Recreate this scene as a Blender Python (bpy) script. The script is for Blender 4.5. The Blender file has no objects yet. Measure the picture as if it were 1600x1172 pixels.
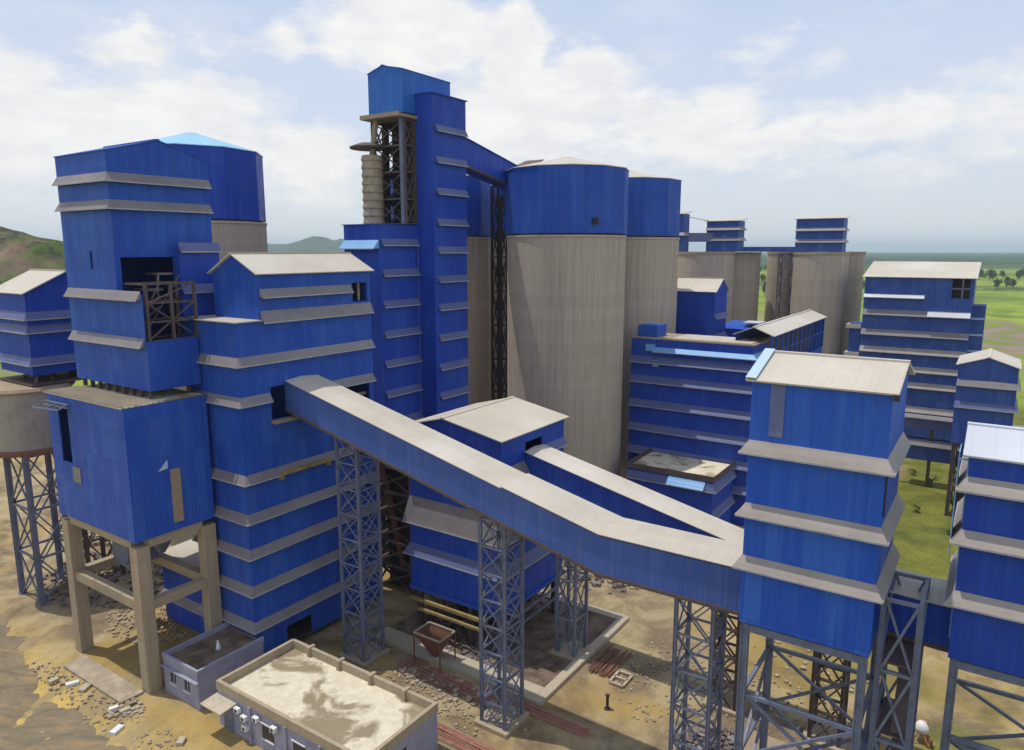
import bpy, math, random
from mathutils import Vector, noise
random.seed(7)
R = math.radians
sc = bpy.context.scene
col = sc.collection
# ---------------------------------------------------------------- site frame
YAW = R(34.0)
AX = (math.sin(YAW), math.cos(YAW))          # site axis a (away, to the right)
BX = (-math.cos(YAW), math.sin(YAW))         # site axis b (away, to the left)
PHI = math.pi/2 - YAW
def XY(a, b): return (a*AX[0]+b*BX[0], a*AX[1]+b*BX[1])
def AB(x, y): return (x*AX[0]+y*AX[1], x*BX[0]+y*BX[1])

# ---------------------------------------------------------------- materials
def lin(c): return tuple(((v/255)/12.92 if v <= 10 else ((v/255+.055)/1.055)**2.4) for v in c)
class NT:
    def __init__(s, name):
        s.m = bpy.data.materials.new(name); s.m.use_nodes = True
        s.t = s.m.node_tree; s.b = s.t.nodes['Principled BSDF']
    def n(s, typ, **kw):
        nd = s.t.nodes.new(typ)
        for k, v in kw.items(): setattr(nd, k, v)
        return nd
    def l(s, a, b): s.t.links.new(a, b)
    def val(s, x, sock):
        if hasattr(x, 'is_linked') or hasattr(x, 'links'): s.l(x, sock)
        else: sock.default_value = x
    def math(s, op, a, b=0.0, c=None, clamp=False):
        nd = s.n('ShaderNodeMath', operation=op); nd.use_clamp = clamp
        s.val(a, nd.inputs[0]); s.val(b, nd.inputs[1])
        if c is not None: s.val(c, nd.inputs[2])
        return nd.outputs[0]
    def mix(s, f, a, b, blend='MIX'):
        nd = s.n('ShaderNodeMix', data_type='RGBA', blend_type=blend)
        s.val(f, nd.inputs[0])
        for v, k in ((a, 6), (b, 7)):
            if isinstance(v, tuple): nd.inputs[k].default_value = (*v[:3], 1)
            else: s.l(v, nd.inputs[k])
        return nd.outputs[2]
    def noise(s, vec, scale, detail=4, rough=.55, dist=0.0):
        nd = s.n('ShaderNodeTexNoise'); nd.inputs['Scale'].default_value = scale
        nd.inputs['Detail'].default_value = detail; nd.inputs['Roughness'].default_value = rough
        nd.inputs['Distortion'].default_value = dist
        s.l(vec, nd.inputs['Vector']); return nd.outputs[0]
    def ramp(s, f, lo, hi, a=0.0, b=1.0):
        nd = s.n('ShaderNodeMapRange'); nd.inputs[1].default_value = lo; nd.inputs[2].default_value = hi
        nd.inputs[3].default_value = a; nd.inputs[4].default_value = b
        s.l(f, nd.inputs[0]); return nd.outputs[0]
    def scale(s, vec, sx, sy, sz):
        nd = s.n('ShaderNodeVectorMath', operation='MULTIPLY'); s.l(vec, nd.inputs[0]); nd.inputs[1].default_value = (sx, sy, sz)
        return nd.outputs[0]
    def coord(s): return s.n('ShaderNodeTexCoord').outputs['Object']
    def xyz(s, v):
        nd = s.n('ShaderNodeSeparateXYZ'); s.l(v, nd.inputs[0]); return nd.outputs
    def bump(s, h, dist, strength=1.0):
        nd = s.n('ShaderNodeBump'); nd.inputs['Distance'].default_value = dist; nd.inputs['Strength'].default_value = strength
        s.l(h, nd.inputs['Height']); s.l(nd.outputs[0], s.b.inputs['Normal']); return nd
    def fin(s, colr, rough=.6, metal=0.0, spec=.5):
        s.val(colr, s.b.inputs['Base Color']) if not isinstance(colr, tuple) else setattr(s.b.inputs['Base Color'], 'default_value', (*colr, 1))
        s.val(rough, s.b.inputs['Roughness']); s.b.inputs['Metallic'].default_value = metal
        s.b.inputs['Specular IOR Level'].default_value = spec
        return s.m

def cladding(name, base, light, dirt, var=.5, spec=.22, rough=.5, pitch=3.1):
    t = NT(name); v = t.coord(); x, y, z = t.xyz(v)
    xy = t.math('ADD', x, y)
    # sheets about a metre wide, one per storey
    sx = t.math('FLOOR', t.math('MULTIPLY', xy, 1.02)); sz = t.math('FLOOR', t.math('MULTIPLY', z, .29))
    cb = t.n('ShaderNodeCombineXYZ'); t.l(sx, cb.inputs[0]); t.l(sz, cb.inputs[1])
    wn = t.n('ShaderNodeTexWhiteNoise', noise_dimensions='2D'); t.l(cb.outputs[0], wn.inputs['Vector'])
    pv = t.math('POWER', wn.outputs[0], 3.0)
    big = t.noise(v, .12, 3); mid = t.noise(v, .55, 5, .6)
    c = t.mix(t.math('MULTIPLY', pv, var), base, light)
    c = t.mix(t.ramp(big, .42, .72, 0, .35), c, light)
    pale = t.noise(t.scale(v, 1.7, 1.7, .07), 1.0, 5, .6, .2)
    c = t.mix(t.ramp(pale, .52, .7, 0, .5), c, light)
    streak = t.noise(t.scale(v, 2.6, 2.6, .16), 1.0, 5, .65)
    c = t.mix(t.ramp(streak, .52, .74, 0, .5), c, dirt)
    c = t.mix(t.ramp(t.noise(t.scale(v, .9, .9, .3), 1.0, 7, .75, .4), .6, .72, 0, .28), c, (.20, .18, .20))
    c = t.mix(t.ramp(mid, .56, .8, 0, .25), c, dirt)
    c = t.mix(t.ramp(t.noise(t.scale(v, 5, 5, .35), 1.0, 3), .3, .45, .22, 0), c, (base[0]*.5, base[1]*.5, base[2]*.55))
    seam = t.math('LESS_THAN', t.math('FRACT', t.math('MULTIPLY', xy, 1.02)), .05)
    c = t.mix(t.math('MULTIPLY', seam, .28), c, (base[0]*.45, base[1]*.45, base[2]*.5))
    hs = t.math('LESS_THAN', t.math('FRACT', t.math('MULTIPLY', z, .29)), .014)
    c = t.mix(t.math('MULTIPLY', hs, .35), c, (base[0]*.45, base[1]*.45, base[2]*.5))
    cor = t.math('SINE', t.math('MULTIPLY', xy, 2*math.pi*pitch))
    h = t.math('ADD', t.math('MULTIPLY', cor, .5), t.math('MULTIPLY', mid, 1.6))
    t.bump(h, .03, .35)
    return t.fin(c, t.ramp(mid, .3, .7, rough-.08, rough+.14), 0, spec)

def roofing(name, base, stain, light, amt=.5, along='x'):
    t = NT(name); v = t.coord(); x, y, z = t.xyz(v)
    n1 = t.noise(v, .35, 6, .62); n2 = t.noise(t.scale(v, 1, 1, 1), 2.4, 4, .6); n3 = t.noise(v, .09, 2)
    c = t.mix(t.ramp(n1, .42, .75, 0, amt), base, stain)
    c = t.mix(t.ramp(n3, .45, .65, 0, .5), c, light)
    c = t.mix(t.ramp(n2, .55, .8, 0, .3), c, stain)
    q = x if along == 'x' else y
    seam = t.math('LESS_THAN', t.math('FRACT', t.math('MULTIPLY', q, .95)), .05)
    c = t.mix(t.math('MULTIPLY', seam, .13), c, (stain[0]*.7, stain[1]*.7, stain[2]*.7))
    cor = t.math('SINE', t.math('MULTIPLY', q, 2*math.pi*2.9))
    t.bump(t.math('ADD', t.math('MULTIPLY', cor, .5), n1), .03, .35)
    return t.fin(c, .5, 0, .35)

def concrete(name, base, dark, warm, lift=1.6, streaks=.45):
    t = NT(name); v = t.coord(); x, y, z = t.xyz(v)
    st = t.noise(t.scale(v, .8, .8, .035), 1.0, 7, .68, .3); st2 = t.noise(t.scale(v, 4, 4, .12), 1.0, 4, .6)
    blot = t.noise(v, .35, 5, .6); fine = t.noise(v, 3.0, 4, .6)
    c = t.mix(t.ramp(st, .42, .72, 0, streaks), base, dark)
    c = t.mix(t.ramp(st2, .45, .72, 0, .5), c, dark)
    c = t.mix(t.ramp(blot, .45, .75, 0, .5), c, warm)
    fr = t.math('FRACT', t.math('DIVIDE', z, lift)); ln = t.math('LESS_THAN', fr, .05)
    c = t.mix(t.math('MULTIPLY', ln, .2), c, (dark[0]*.8, dark[1]*.8, dark[2]*.8))
    band = t.n('ShaderNodeTexWhiteNoise', noise_dimensions='1D'); t.l(t.math('FLOOR', t.math('DIVIDE', z, lift)), band.inputs['W'])
    c = t.mix(t.math('MULTIPLY', band.outputs[0], .16), c, dark)
    t.bump(t.math('ADD', fine, t.math('MULTIPLY', ln, -.6)), .05, .5)
    return t.fin(c, .88, 0, .2)

def plain(name, base, other, scale=1.2, rough=.6, spec=.4, amt=.7, metal=0.0):
    t = NT(name); v = t.coord()
    n = t.noise(v, scale, 5, .6); n2 = t.noise(v, scale*.2, 3)
    c = t.mix(t.ramp(n, .45, .72, 0, amt), base, other)
    c = t.mix(t.ramp(n2, .4, .7, 0, amt*.5), c, other)
    t.bump(n, .02, .5)
    return t.fin(c, rough, metal, spec)

M = {}
M['blue'] = cladding('blue_cladding', (.016, .070, .40), (.045, .145, .50), (.06, .085, .24), .45)
M['tower_blue_lit'] = cladding('tower_blue_lit_cladding', (.016, .088, .50), (.06, .19, .62), (.06, .11, .34), .5)  # brighter blue copy puts the sunlit front into the tower's colour
M['blue_deep'] = cladding('deep_blue_cladding', (.014, .052, .38), (.035, .11, .47), (.05, .065, .2), .4)
M['blue_bright'] = cladding('bright_blue_cladding', (.02, .125, .45), (.05, .19, .55), (.08, .17, .4), .4)  # lighter, greener blue for the head house
M['blue_far'] = cladding('far_blue_cladding', (.03, .08, .33), (.09, .16, .38), (.1, .11, .22), .5)  # greyer blue for the far buildings
M['conv'] = cladding('conveyor_side_cladding', (.05, .105, .35), (.09, .16, .42), (.13, .14, .24), .35)
M['hood'] = roofing('grey_hood_sheet', (.22, .20, .21), (.12, .105, .11), (.32, .30, .30), .6, 'x')
M['hood_blue'] = roofing('blue_grey_hood_sheet', (.10, .125, .28), (.07, .08, .16), (.16, .18, .30), .6, 'x')
M['hood_tan'] = roofing('tan_hood_sheet', (.34, .30, .27), (.20, .16, .14), (.45, .40, .36), .6, 'x')
M['roof'] = roofing('pale_roof_sheet', (.52, .465, .375), (.40, .35, .29), (.66, .62, .55), .55, 'x')
M['roof_y'] = roofing('pale_roof_sheet_across', (.52, .465, .375), (.38, .33, .27), (.66, .62, .55), .55, 'y')
M['roof_pale'] = roofing('pale_flashing', (.42, .55, .68), (.35, .45, .55), (.6, .7, .8), .4, 'y')
M['roof_white'] = roofing('white_roof_sheet', (.50, .52, .56), (.45, .46, .5), (.74, .75, .78), .4, 'y')
M['skylight'] = roofing('light_blue_sheet', (.17, .38, .66), (.12, .27, .5), (.36, .56, .78), .5, 'x')
M['roof_sky'] = roofing('pale_blue_roof_sheet', (.22, .46, .72), (.17, .36, .58), (.4, .62, .8), .4, 'x')
M['conc'] = concrete('silo_concrete', (.50, .425, .34), (.27, .225, .18), (.50, .40, .28))
M['conc_col'] = concrete('frame_concrete', (.42, .34, .235), (.25, .20, .14), (.38, .30, .20), 2.4, .4)
M['conc_slab'] = concrete('slab_concrete', (.52, .46, .36), (.33, .27, .19), (.5, .38, .22), 50, .5)
M['faded'] = plain('faded_blue_grey_sheet', (.11, .14, .30), (.16, .18, .30), 1.2, .6)
M['trim'] = plain('pale_lit_edge_lip', (.42, .40, .39), (.24, .22, .22), 1.2, .5)
M['steel'] = plain('blue_grey_steel', (.16, .185, .27), (.09, .09, .12), 2.0, .5)
M['steel_brown'] = plain('brown_steel', (.12, .085, .075), (.06, .045, .045), 2.0, .7)
M['rust'] = plain('rusty_steel', (.20, .085, .05), (.11, .06, .045), 2.5, .8)
M['bar_red'] = plain('red_oxide_bars', (.36, .13, .10), (.45, .26, .22), 1.0, .75)
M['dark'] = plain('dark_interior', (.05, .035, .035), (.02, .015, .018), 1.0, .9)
M['yellow'] = plain('faded_yellow_steel', (.36, .26, .09), (.16, .11, .06), 1.5, .7)
M['tan'] = plain('raw_tan_sheet', (.36, .27, .18), (.22, .16, .11), 1.5, .7)
M['lime'] = plain('lime_washed_wall', (.33, .33, .41), (.21, .20, .27), .8, .85, .2)
M['duct'] = plain('beige_duct', (.42, .34, .22), (.22, .16, .11), 1.3, .6)
M['hopper'] = plain('grey_hopper_plate', (.34, .31, .28), (.22, .19, .17), .6, .6)
M['white'] = plain('white_paint', (.72, .72, .70), (.5, .48, .45), 1.5, .5)
M['orange'] = plain('orange_paint', (.6, .2, .04), (.35, .12, .04), 3, .5)
M['timber'] = plain('raw_timber', (.45, .34, .2), (.25, .17, .1), 3, .8)
M['glass'] = plain('dark_glass', (.03, .035, .045), (.06, .06, .07), 2, .2)
M['bark'] = plain('bark', (.10, .07, .05), (.06, .04, .03), 3, .9)
M['rubble'] = plain('rubble', (.30, .235, .165), (.48, .41, .31), .9, .9, .2, .9)
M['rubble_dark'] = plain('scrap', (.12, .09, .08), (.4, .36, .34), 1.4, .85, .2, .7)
def leaf(name, c1, c2):
    t = NT(name); v = t.coord()
    c = t.mix(t.ramp(t.noise(v, .6, 4), .35, .65), c1, c2)
    return t.fin(c, .75, 0, .2)
M['leaf'] = leaf('tree_leaves', (.05, .085, .025), (.11, .15, .045))
M['leaf_light'] = leaf('shrub_leaves', (.10, .14, .035), (.17, .2, .06))

# flat roof screed with stains
t = NT('stained_roof_screed'); v = t.coord()
n1 = t.noise(v, .22, 5, .6, .6); n2 = t.noise(v, 1.4, 5, .65); n3 = t.noise(v, .5, 6, .7, .3)
c = t.mix(t.ramp(n2, .4, .7), (.60, .54, .40), (.72, .66, .52))
c = t.mix(t.ramp(n1, .5, .58, 0, .85), c, (.22, .165, .095))
c = t.mix(t.ramp(n3, .6, .75, 0, .6), c, (.35, .28, .16))
t.bump(n2, .05, .5); M['screed'] = t.fin(c, .9, 0, .15)
t = NT('dirty_roof_shaded_pad_screed'); v = t.coord()
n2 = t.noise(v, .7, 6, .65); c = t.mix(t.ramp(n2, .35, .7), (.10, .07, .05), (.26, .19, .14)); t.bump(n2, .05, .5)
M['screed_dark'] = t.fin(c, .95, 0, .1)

# ground
t = NT('site_ground'); v = t.coord(); x, y, z = t.xyz(v)
a_ = t.math('ADD', t.math('MULTIPLY', x, AX[0]), t.math('MULTIPLY', y, AX[1]))
b_ = t.math('ADD', t.math('MULTIPLY', x, BX[0]), t.math('MULTIPLY', y, BX[1]))
N1 = t.noise(v, .05, 6, .6, .5); N2 = t.noise(v, .22, 6, .62, .4); N3 = t.noise(v, 1.3, 6, .65); N4 = t.noise(v, .011, 5, .6)
N5 = t.noise(v, .004, 4, .6); fineN = t.noise(v, 4.0, 3)
dirt = t.mix(t.ramp(N2, .4, .6), (.20, .15, .095), (.38, .30, .165))
dirt = t.mix(t.ramp(N1, .5, .62, 0, .75), dirt, (.38, .25, .07))
dirt = t.mix(t.ramp(N3, .55, .75, 0, .6), dirt, (.22, .16, .11))
dirt = t.mix(t.ramp(fineN, .6, .75, 0, .35), dirt, (.5, .43, .32))
N6 = t.noise(v, .09, 7, .7, .8); dirt = t.mix(t.ramp(N6, .52, .62, 0, .6), dirt, (.12, .085, .06)); dirt = t.mix(t.ramp(N6, .44, .36, 0, .5), dirt, (.46, .36, .22))
rut = t.noise(t.n('ShaderNodeTexCoord').outputs['Object'], 1.0, 2)
# sandy ridges along the track on the left
sand_m = t.math('MULTIPLY', t.ramp(a_, 31, 22), t.ramp(b_, 30, 40))
ridge = t.noise(t.scale(t.n('ShaderNodeTexCoord').outputs['Object'], .35, .12, 1), 1.0, 5, .55, 1.2)
sand = t.mix(t.ramp(ridge, .42, .55), (.36, .27, .12), (.62, .43, .11))
sand = t.mix(t.ramp(N2, .52, .62, 0, .6), sand, (.25, .20, .12)); sand = t.mix(t.ramp(N3, .54, .7, 0, .5), sand, (.20, .155, .09))
dirt = t.mix(sand_m, dirt, sand)
grass = t.mix(t.ramp(N2, .35, .68), (.11, .12, .022), (.22, .22, .04))
grass = t.mix(t.ramp(N3, .5, .75, 0, .55), grass, (.27, .23, .09))
grass = t.mix(t.ramp(N1, .52, .64, 0, .65), grass, (.06, .075, .028)); grass = t.mix(t.ramp(fineN, .5, .66, 0, .6), grass, (.05, .06, .02))
field = t.mix(t.ramp(N4, .38, .62), (.15, .23, .025), (.28, .34, .045))
field = t.mix(t.ramp(N5, .5, .6, 0, .8), field, (.10, .16, .05))
field = t.mix(t.ramp(N1, .5, .62, 0, .5), field, (.07, .10, .035)); field = t.mix(t.ramp(N4, .6, .66, 0, .8), field, (.05, .08, .03))
# grass strip behind the tower, b<13 and beyond 84 m
w1 = t.math('ADD', b_, t.math('MULTIPLY', t.math('SUBTRACT', N1, .5), 16))
w2 = t.math('ADD', a_, t.math('MULTIPLY', t.math('SUBTRACT', N1, .5), 26))
strip = t.math('MULTIPLY', t.ramp(w1, 14, 10.5), t.ramp(w2, 82, 90))
near = t.math('MULTIPLY', t.ramp(w1, 3.5, 1), t.ramp(w2, 66, 60))
gm = t.math('MAXIMUM', strip, near)
patch = t.math('MULTIPLY', t.ramp(N1, .54, .62, 0, .6), t.ramp(b_, 20, 8))
gm = t.math('MAXIMUM', gm, patch)
g = t.mix(gm, dirt, grass)
dist = t.math('SQRT', t.math('ADD', t.math('MULTIPLY', x, x), t.math('MULTIPLY', y, y)))
wd = t.math('ADD', dist, t.math('MULTIPLY', t.math('SUBTRACT', N4, .5), 260))
far_m = t.ramp(wd, 185, 215)
brown = t.math('MULTIPLY', t.math('MULTIPLY', t.ramp(wd, 500, 430), t.ramp(N1, .42, .52)), t.ramp(dist, 250, 300))
hedge = t.math('MULTIPLY', t.math('MULTIPLY', t.ramp(dist, 820, 850), t.ramp(dist, 960, 930)), t.ramp(N1, .42, .5, 0, .9))
field = t.mix(hedge, field, (.045, .07, .03))
farc = t.mix(brown, field, t.mix(t.ramp(N1, .4, .6), (.17, .14, .10), (.27, .21, .15)))
g = t.mix(far_m, g, farc)
t.bump(t.math('ADD', t.math('MULTIPLY', N3, .6), t.math('MULTIPLY', N2, 2.0)), .25, .6)
M['ground'] = t.fin(g, .95, 0, .1)
t = NT('muddy_track'); v = t.coord()
n1 = t.noise(t.scale(v, .25, .9, 1), 1, 6, .65, .6); n2 = t.noise(v, 1.5, 5)
c = t.mix(t.ramp(n1, .35, .65), (.17, .14, .095), (.27, .215, .14)); c = t.mix(t.ramp(n1, .56, .66, 0, .85), c, (.36, .21, .08))
c = t.mix(t.ramp(n2, .55, .75, 0, .5), c, (.13, .11, .09)); t.bump(n2, .12, .8)
M['track'] = t.fin(c, .95, 0, .06)
t = NT('hill_scrub'); v = t.coord()
n1 = t.noise(v, .03, 6, .65); n2 = t.noise(v, .09, 6, .65); n3 = t.noise(v, .012, 4)
c = t.mix(t.ramp(n1, .45, .54), (.16, .105, .075), (.085, .12, .028)); c = t.mix(t.ramp(n2, .48, .56, 0, .9), c, (.045, .05, .035))
n4 = t.noise(v, .35, 4, .7); c = t.mix(t.ramp(n4, .5, .6, 0, .7), c, (.04, .055, .025))
c = t.mix(t.ramp(n3, .55, .65, 0, .5), c, (.30, .21, .15)); t.bump(n2, 2.0, .8)
M['hill'] = t.fin(c, .95, 0, .1)
t = NT('forest_canopy'); v = t.coord(); n1 = t.noise(v, .02, 5); n2 = t.noise(v, .003, 4)
c = t.mix(t.ramp(n1, .4, .6), (.02, .045, .02), (.05, .085, .03)); c = t.mix(t.ramp(n2, .5, .62, 0, .5), c, (.09, .14, .05))
M['forest'] = t.fin(c, .95, 0, .1)
M['far_hill'] = leaf('far_hill_woods', (.03, .06, .03), (.06, .09, .04))

# ---------------------------------------------------------------- mesh building
class MB:
    def __init__(s): s.v = []; s.f = []; s.trim = None
    def add(s, vs, fs):
        o = len(s.v); s.v += [tuple(p) for p in vs]; s.f += [tuple(i+o for i in f) for f in fs]
    def quad(s, *p): s.add(p, [tuple(range(len(p)))])
    def box(s, x0, y0, z0, x1, y1, z1):
        s.add([(x0,y0,z0),(x1,y0,z0),(x1,y1,z0),(x0,y1,z0),(x0,y0,z1),(x1,y0,z1),(x1,y1,z1),(x0,y1,z1)],
              [(0,3,2,1),(4,5,6,7),(0,1,5,4),(1,2,6,5),(2,3,7,6),(3,0,4,7)])
    def slab(s, pts, th):
        """polygon given counter-clockwise from above, thickened downwards along its own normal"""
        P = [Vector(p) for p in pts]; n = (P[1]-P[0]).cross(P[2]-P[0]).normalized()
        Q = [p-n*th for p in P]; k = len(P)
        s.add(P+Q, [tuple(range(k)), tuple(range(2*k-1, k-1, -1))]+[(i, i+k, (i+1) % k+k, (i+1) % k) for i in range(k)])
    def bar(s, p, q, w, h=None):
        h = h or w; p = Vector(p); q = Vector(q); d = (q-p)
        if d.length < 1e-6: return
        d.normalize(); up = Vector((0,0,1)) if abs(d.z) < .95 else Vector((1,0,0))
        u = d.cross(up).normalized()*w/2; v = d.cross(u).normalized()*h/2
        s.add([p-u-v, p+u-v, p+u+v, p-u+v, q-u-v, q+u-v, q+u+v, q-u+v],
              [(0,3,2,1),(4,5,6,7),(0,1,5,4),(1,2,6,5),(2,3,7,6),(3,0,4,7)])
    def lathe(s, cx, cy, prof, n=32, caps=True, a0=0.0):
        o = len(s.v)
        for (r, z) in prof:
            for i in range(n):
                t_ = a0+2*math.pi*i/n; s.v.append((cx+r*math.cos(t_), cy+r*math.sin(t_), z))
        for j in range(len(prof)-1):
            for i in range(n):
                s.f.append((o+j*n+i, o+j*n+(i+1) % n, o+(j+1)*n+(i+1) % n, o+(j+1)*n+i))
        if caps:
            s.f.append(tuple(o+i for i in range(n-1, -1, -1))); s.f.append(tuple(o+(len(prof)-1)*n+i for i in range(n)))
    def rod(s, p, q, r, n=8):
        p = Vector(p); q = Vector(q); d = (q-p).normalized(); up = Vector((0,0,1)) if abs(d.z) < .95 else Vector((1,0,0))
        u = d.cross(up).normalized(); v = d.cross(u)
        o = len(s.v)
        for e in (p, q):
            for i in range(n):
                t_ = 2*math.pi*i/n; s.v.append(tuple(e+u*math.cos(t_)*r+v*math.sin(t_)*r))
        for i in range(n): s.f.append((o+i, o+(i+1) % n, o+n+(i+1) % n, o+n+i))
        s.f.append(tuple(o+i for i in range(n-1,-1,-1))); s.f.append(tuple(o+n+i for i in range(n)))
    def face(s, side, c, s0, s1, z0, z1, holes=(), th=.12):
        """a sheeted wall on one side of a block: side 'a-' is the plane a=c seen from smaller a, etc.; holes are (s0,s1,z0,z1)"""
        ss = sorted({s0, s1, *[min(max(h[0], s0), s1) for h in holes], *[min(max(h[1], s0), s1) for h in holes]})
        zs = sorted({z0, z1, *[min(max(h[2], z0), z1) for h in holes], *[min(max(h[3], z0), z1) for h in holes]})
        ax = side[0]; inn = th if side[1] == '-' else -th
        def P(u, w, d): return (c+d, u, w) if ax == 'a' else (u, c+d, w)
        def hole(u, w): return any(h[0] < u < h[1] and h[2] < w < h[3] for h in holes)
        def out(u, w): return not (s0 < u < s1 and z0 < w < z1)
        for i in range(len(ss)-1):
            for j in range(len(zs)-1):
                u0, u1, w0, w1 = ss[i], ss[i+1], zs[j], zs[j+1]
                um, wm = (u0+u1)/2, (w0+w1)/2
                if hole(um, wm): continue
                s.quad(P(u0,w0,0), P(u1,w0,0), P(u1,w1,0), P(u0,w1,0))
                s.quad(P(u0,w0,inn), P(u0,w1,inn), P(u1,w1,inn), P(u1,w0,inn))
                for (nu, nw, e) in (((ss[i-1]+u0)/2 if i else None, wm, ((u0,w0),(u0,w1))), ((ss[i+2]+u1)/2 if i+2 < len(ss) else None, wm, ((u1,w0),(u1,w1))),
                                    (um, (zs[j-1]+w0)/2 if j else None, ((u0,w0),(u1,w0))), (um, (zs[j+2]+w1)/2 if j+2 < len(zs) else None, ((u0,w1),(u1,w1)))):
                    if nu is None or nw is None or not hole(nu, nw): continue
                    (p0, q0), (p1, q1) = e
                    s.quad(P(p0,q0,0), P(p1,q1,0), P(p1,q1,inn), P(p0,q0,inn))
class MBo(MB):
    def __init__(s, da, db): super().__init__(); s.d = (da, db)
    def add(s, vs, fs): super().add([(p[0]+s.d[0], p[1]+s.d[1], p[2]) for p in vs], fs)
def tag(o, label=None, cat=None, group=None, kind=None):
    for k, v in (('label', label), ('category', cat), ('group', group), ('kind', kind)):
        if v: o[k] = v
    return o
def link_mesh(name, mb, mat, smooth=False):
    me = bpy.data.meshes.new(name); me.from_pydata(mb.v, [], mb.f); me.update()
    import bmesh
    bm = bmesh.new(); bm.from_mesh(me); bmesh.ops.recalc_face_normals(bm, faces=bm.faces); bm.to_mesh(me); bm.free()
    if smooth:
        for p in me.polygons: p.use_smooth = True
    me.materials.append(mat if not isinstance(mat, str) else M[mat])
    o = bpy.data.objects.new(name, me); col.objects.link(o); return o

class Thing:
    """a thing standing on the site; parts are given in site coordinates (a, b, z)"""
    def __init__(s, name, label, cat, a, b, z=0.0, group=None, turn=0.0):
        s.o = (a, b, z); e = bpy.data.objects.new(name, None); col.objects.link(e); e.empty_display_size = .5
        x, y = XY(a, b); e.location = (x, y, z); e.rotation_euler = (0, 0, PHI+R(turn)); s.e = e
        tag(e, label, cat, group)
    def part(s, name, mb, mat, parent=None, label=None, kind=None, smooth=False):
        mb.v = [(p[0]-s.o[0], p[1]-s.o[1], p[2]-s.o[2]) for p in mb.v]
        o = link_mesh(name, mb, mat, smooth); o.parent = parent or s.e
        tag(o, label, None, None, kind)
        if mb.trim:
            tm = mb.trim; tm.v = [(p[0]-s.o[0], p[1]-s.o[1], p[2]-s.o[2]) for p in tm.v]
            c = link_mesh('lit_edge_lip', tm, 'trim'); c.parent = o
        return o
def single(name, mb, mat, label, cat, a, b, z=0.0, group=None, kind=None, smooth=False, turn=0.0):
    mb.v = [(p[0]-a, p[1]-b, p[2]-z) for p in mb.v]
    o = link_mesh(name, mb, mat, smooth); x, y = XY(a, b); o.location = (x, y, z); o.rotation_euler = (0,0,PHI+R(turn))
    return tag(o, label, cat, group, kind)
def copy_tree(o, parent=None):
    c = o.copy(); col.objects.link(c)
    if parent: c.parent = parent
    for ch in o.children: copy_tree(ch, c)
    return c

def hood(mb, rect, zb, sides, h=.72, out=.45, th=.05, rng=None):
    """sloping weather sheet round a block; rect=(a0,b0,a1,b1); sides from 'a-','b-','a+','b+'"""
    a0, b0, a1, b1 = rect; rng = rng or {}
    for s in sides:
        lo, hi = (b0, b1) if s[0] == 'a' else (a0, a1)
        r0, r1 = rng.get(s, (lo, hi))
        sg = -1 if s[1] == '-' else 1
        c = {'a-': a0, 'a+': a1, 'b-': b0, 'b+': b1}[s]
        nlo, nhi = (('b-', 'b+') if s[0] == 'a' else ('a-', 'a+'))
        e0 = out if (nlo in sides and abs(r0-lo) < 1e-6) else 0; e1 = out if (nhi in sides and abs(r1-hi) < 1e-6) else 0
        def P(u, d, z): return (c+sg*d, u, z) if s[0] == 'a' else (u, c+sg*d, z)
        it, ib = .004, .004
        T = [P(r0, it, zb+h), P(r1, it, zb+h), P(r1+e1, out, zb), P(r0-e0, out, zb)]
        U = [P(r0, it, zb+h-th), P(r1, it, zb+h-th), P(r1+e1, out-th*.6, zb-th), P(r0-e0, out-th*.6, zb-th)]
        if mb.trim is None: mb.trim = MBo(*mb.d) if hasattr(mb, 'd') else MB()
        mb.trim.bar(P(r0-e0, out+.012, zb-.05), P(r1+e1, out+.012, zb-.05), .055, .11)  # lip coloured pale for the sunlit look of the hood edge
        mb.add(T+U, [(0,1,2,3), (7,6,5,4), (0,3,7,4), (1,0,4,5), (2,1,5,6), (3,2,6,7)])
        if not e0: mb.quad(P(r0, it, zb+h-th), P(r0, out*.92, zb), P(r0, it, zb))
        if not e1: mb.quad(P(r1, it, zb+h-th), P(r1, out*.92, zb), P(r1, it, zb))
def hoods(T, rect, levels, sides, mat='hood', parent=None, **kw):
    for zb in levels:
        m = MB(); hood(m, rect, zb, sides, **kw); T.part('weather_hood', m, mat)

def block(T, rect, z0, z1, mat='blue', holes={}, sides=('a-','b-','a+','b+'), tops=None, floor=True, name='wall'):
    """four sheeted walls of one block as one part; tops may raise gable ends: {'side': z_peak}"""
    a0, b0, a1, b1 = rect; m = MB()
    for s in sides:
        c = {'a-': a0, 'a+': a1, 'b-': b0, 'b+': b1}[s]
        lo, hi = (b0, b1) if s[0] == 'a' else (a0, a1)
        m.face(s, c, lo, hi, z0, z1, holes.get(s, ()))
        if tops and s in tops:
            mid = (lo+hi)/2; pk = tops[s]
            if isinstance(pk, tuple): mid, pk = pk
            def P(u, z): return (c, u, z) if s[0] == 'a' else (u, c, z)
            m.quad(P(lo, z1), P(hi, z1), P(mid, pk))
    o = T.part(name, m, mat)
    if floor:
        f = MB(); f.box(a0+.15, b0+.15, z0+.02, a1-.15, b1-.15, z0+.2); T.part('floor_slab', f, 'dark')
    return o
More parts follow.
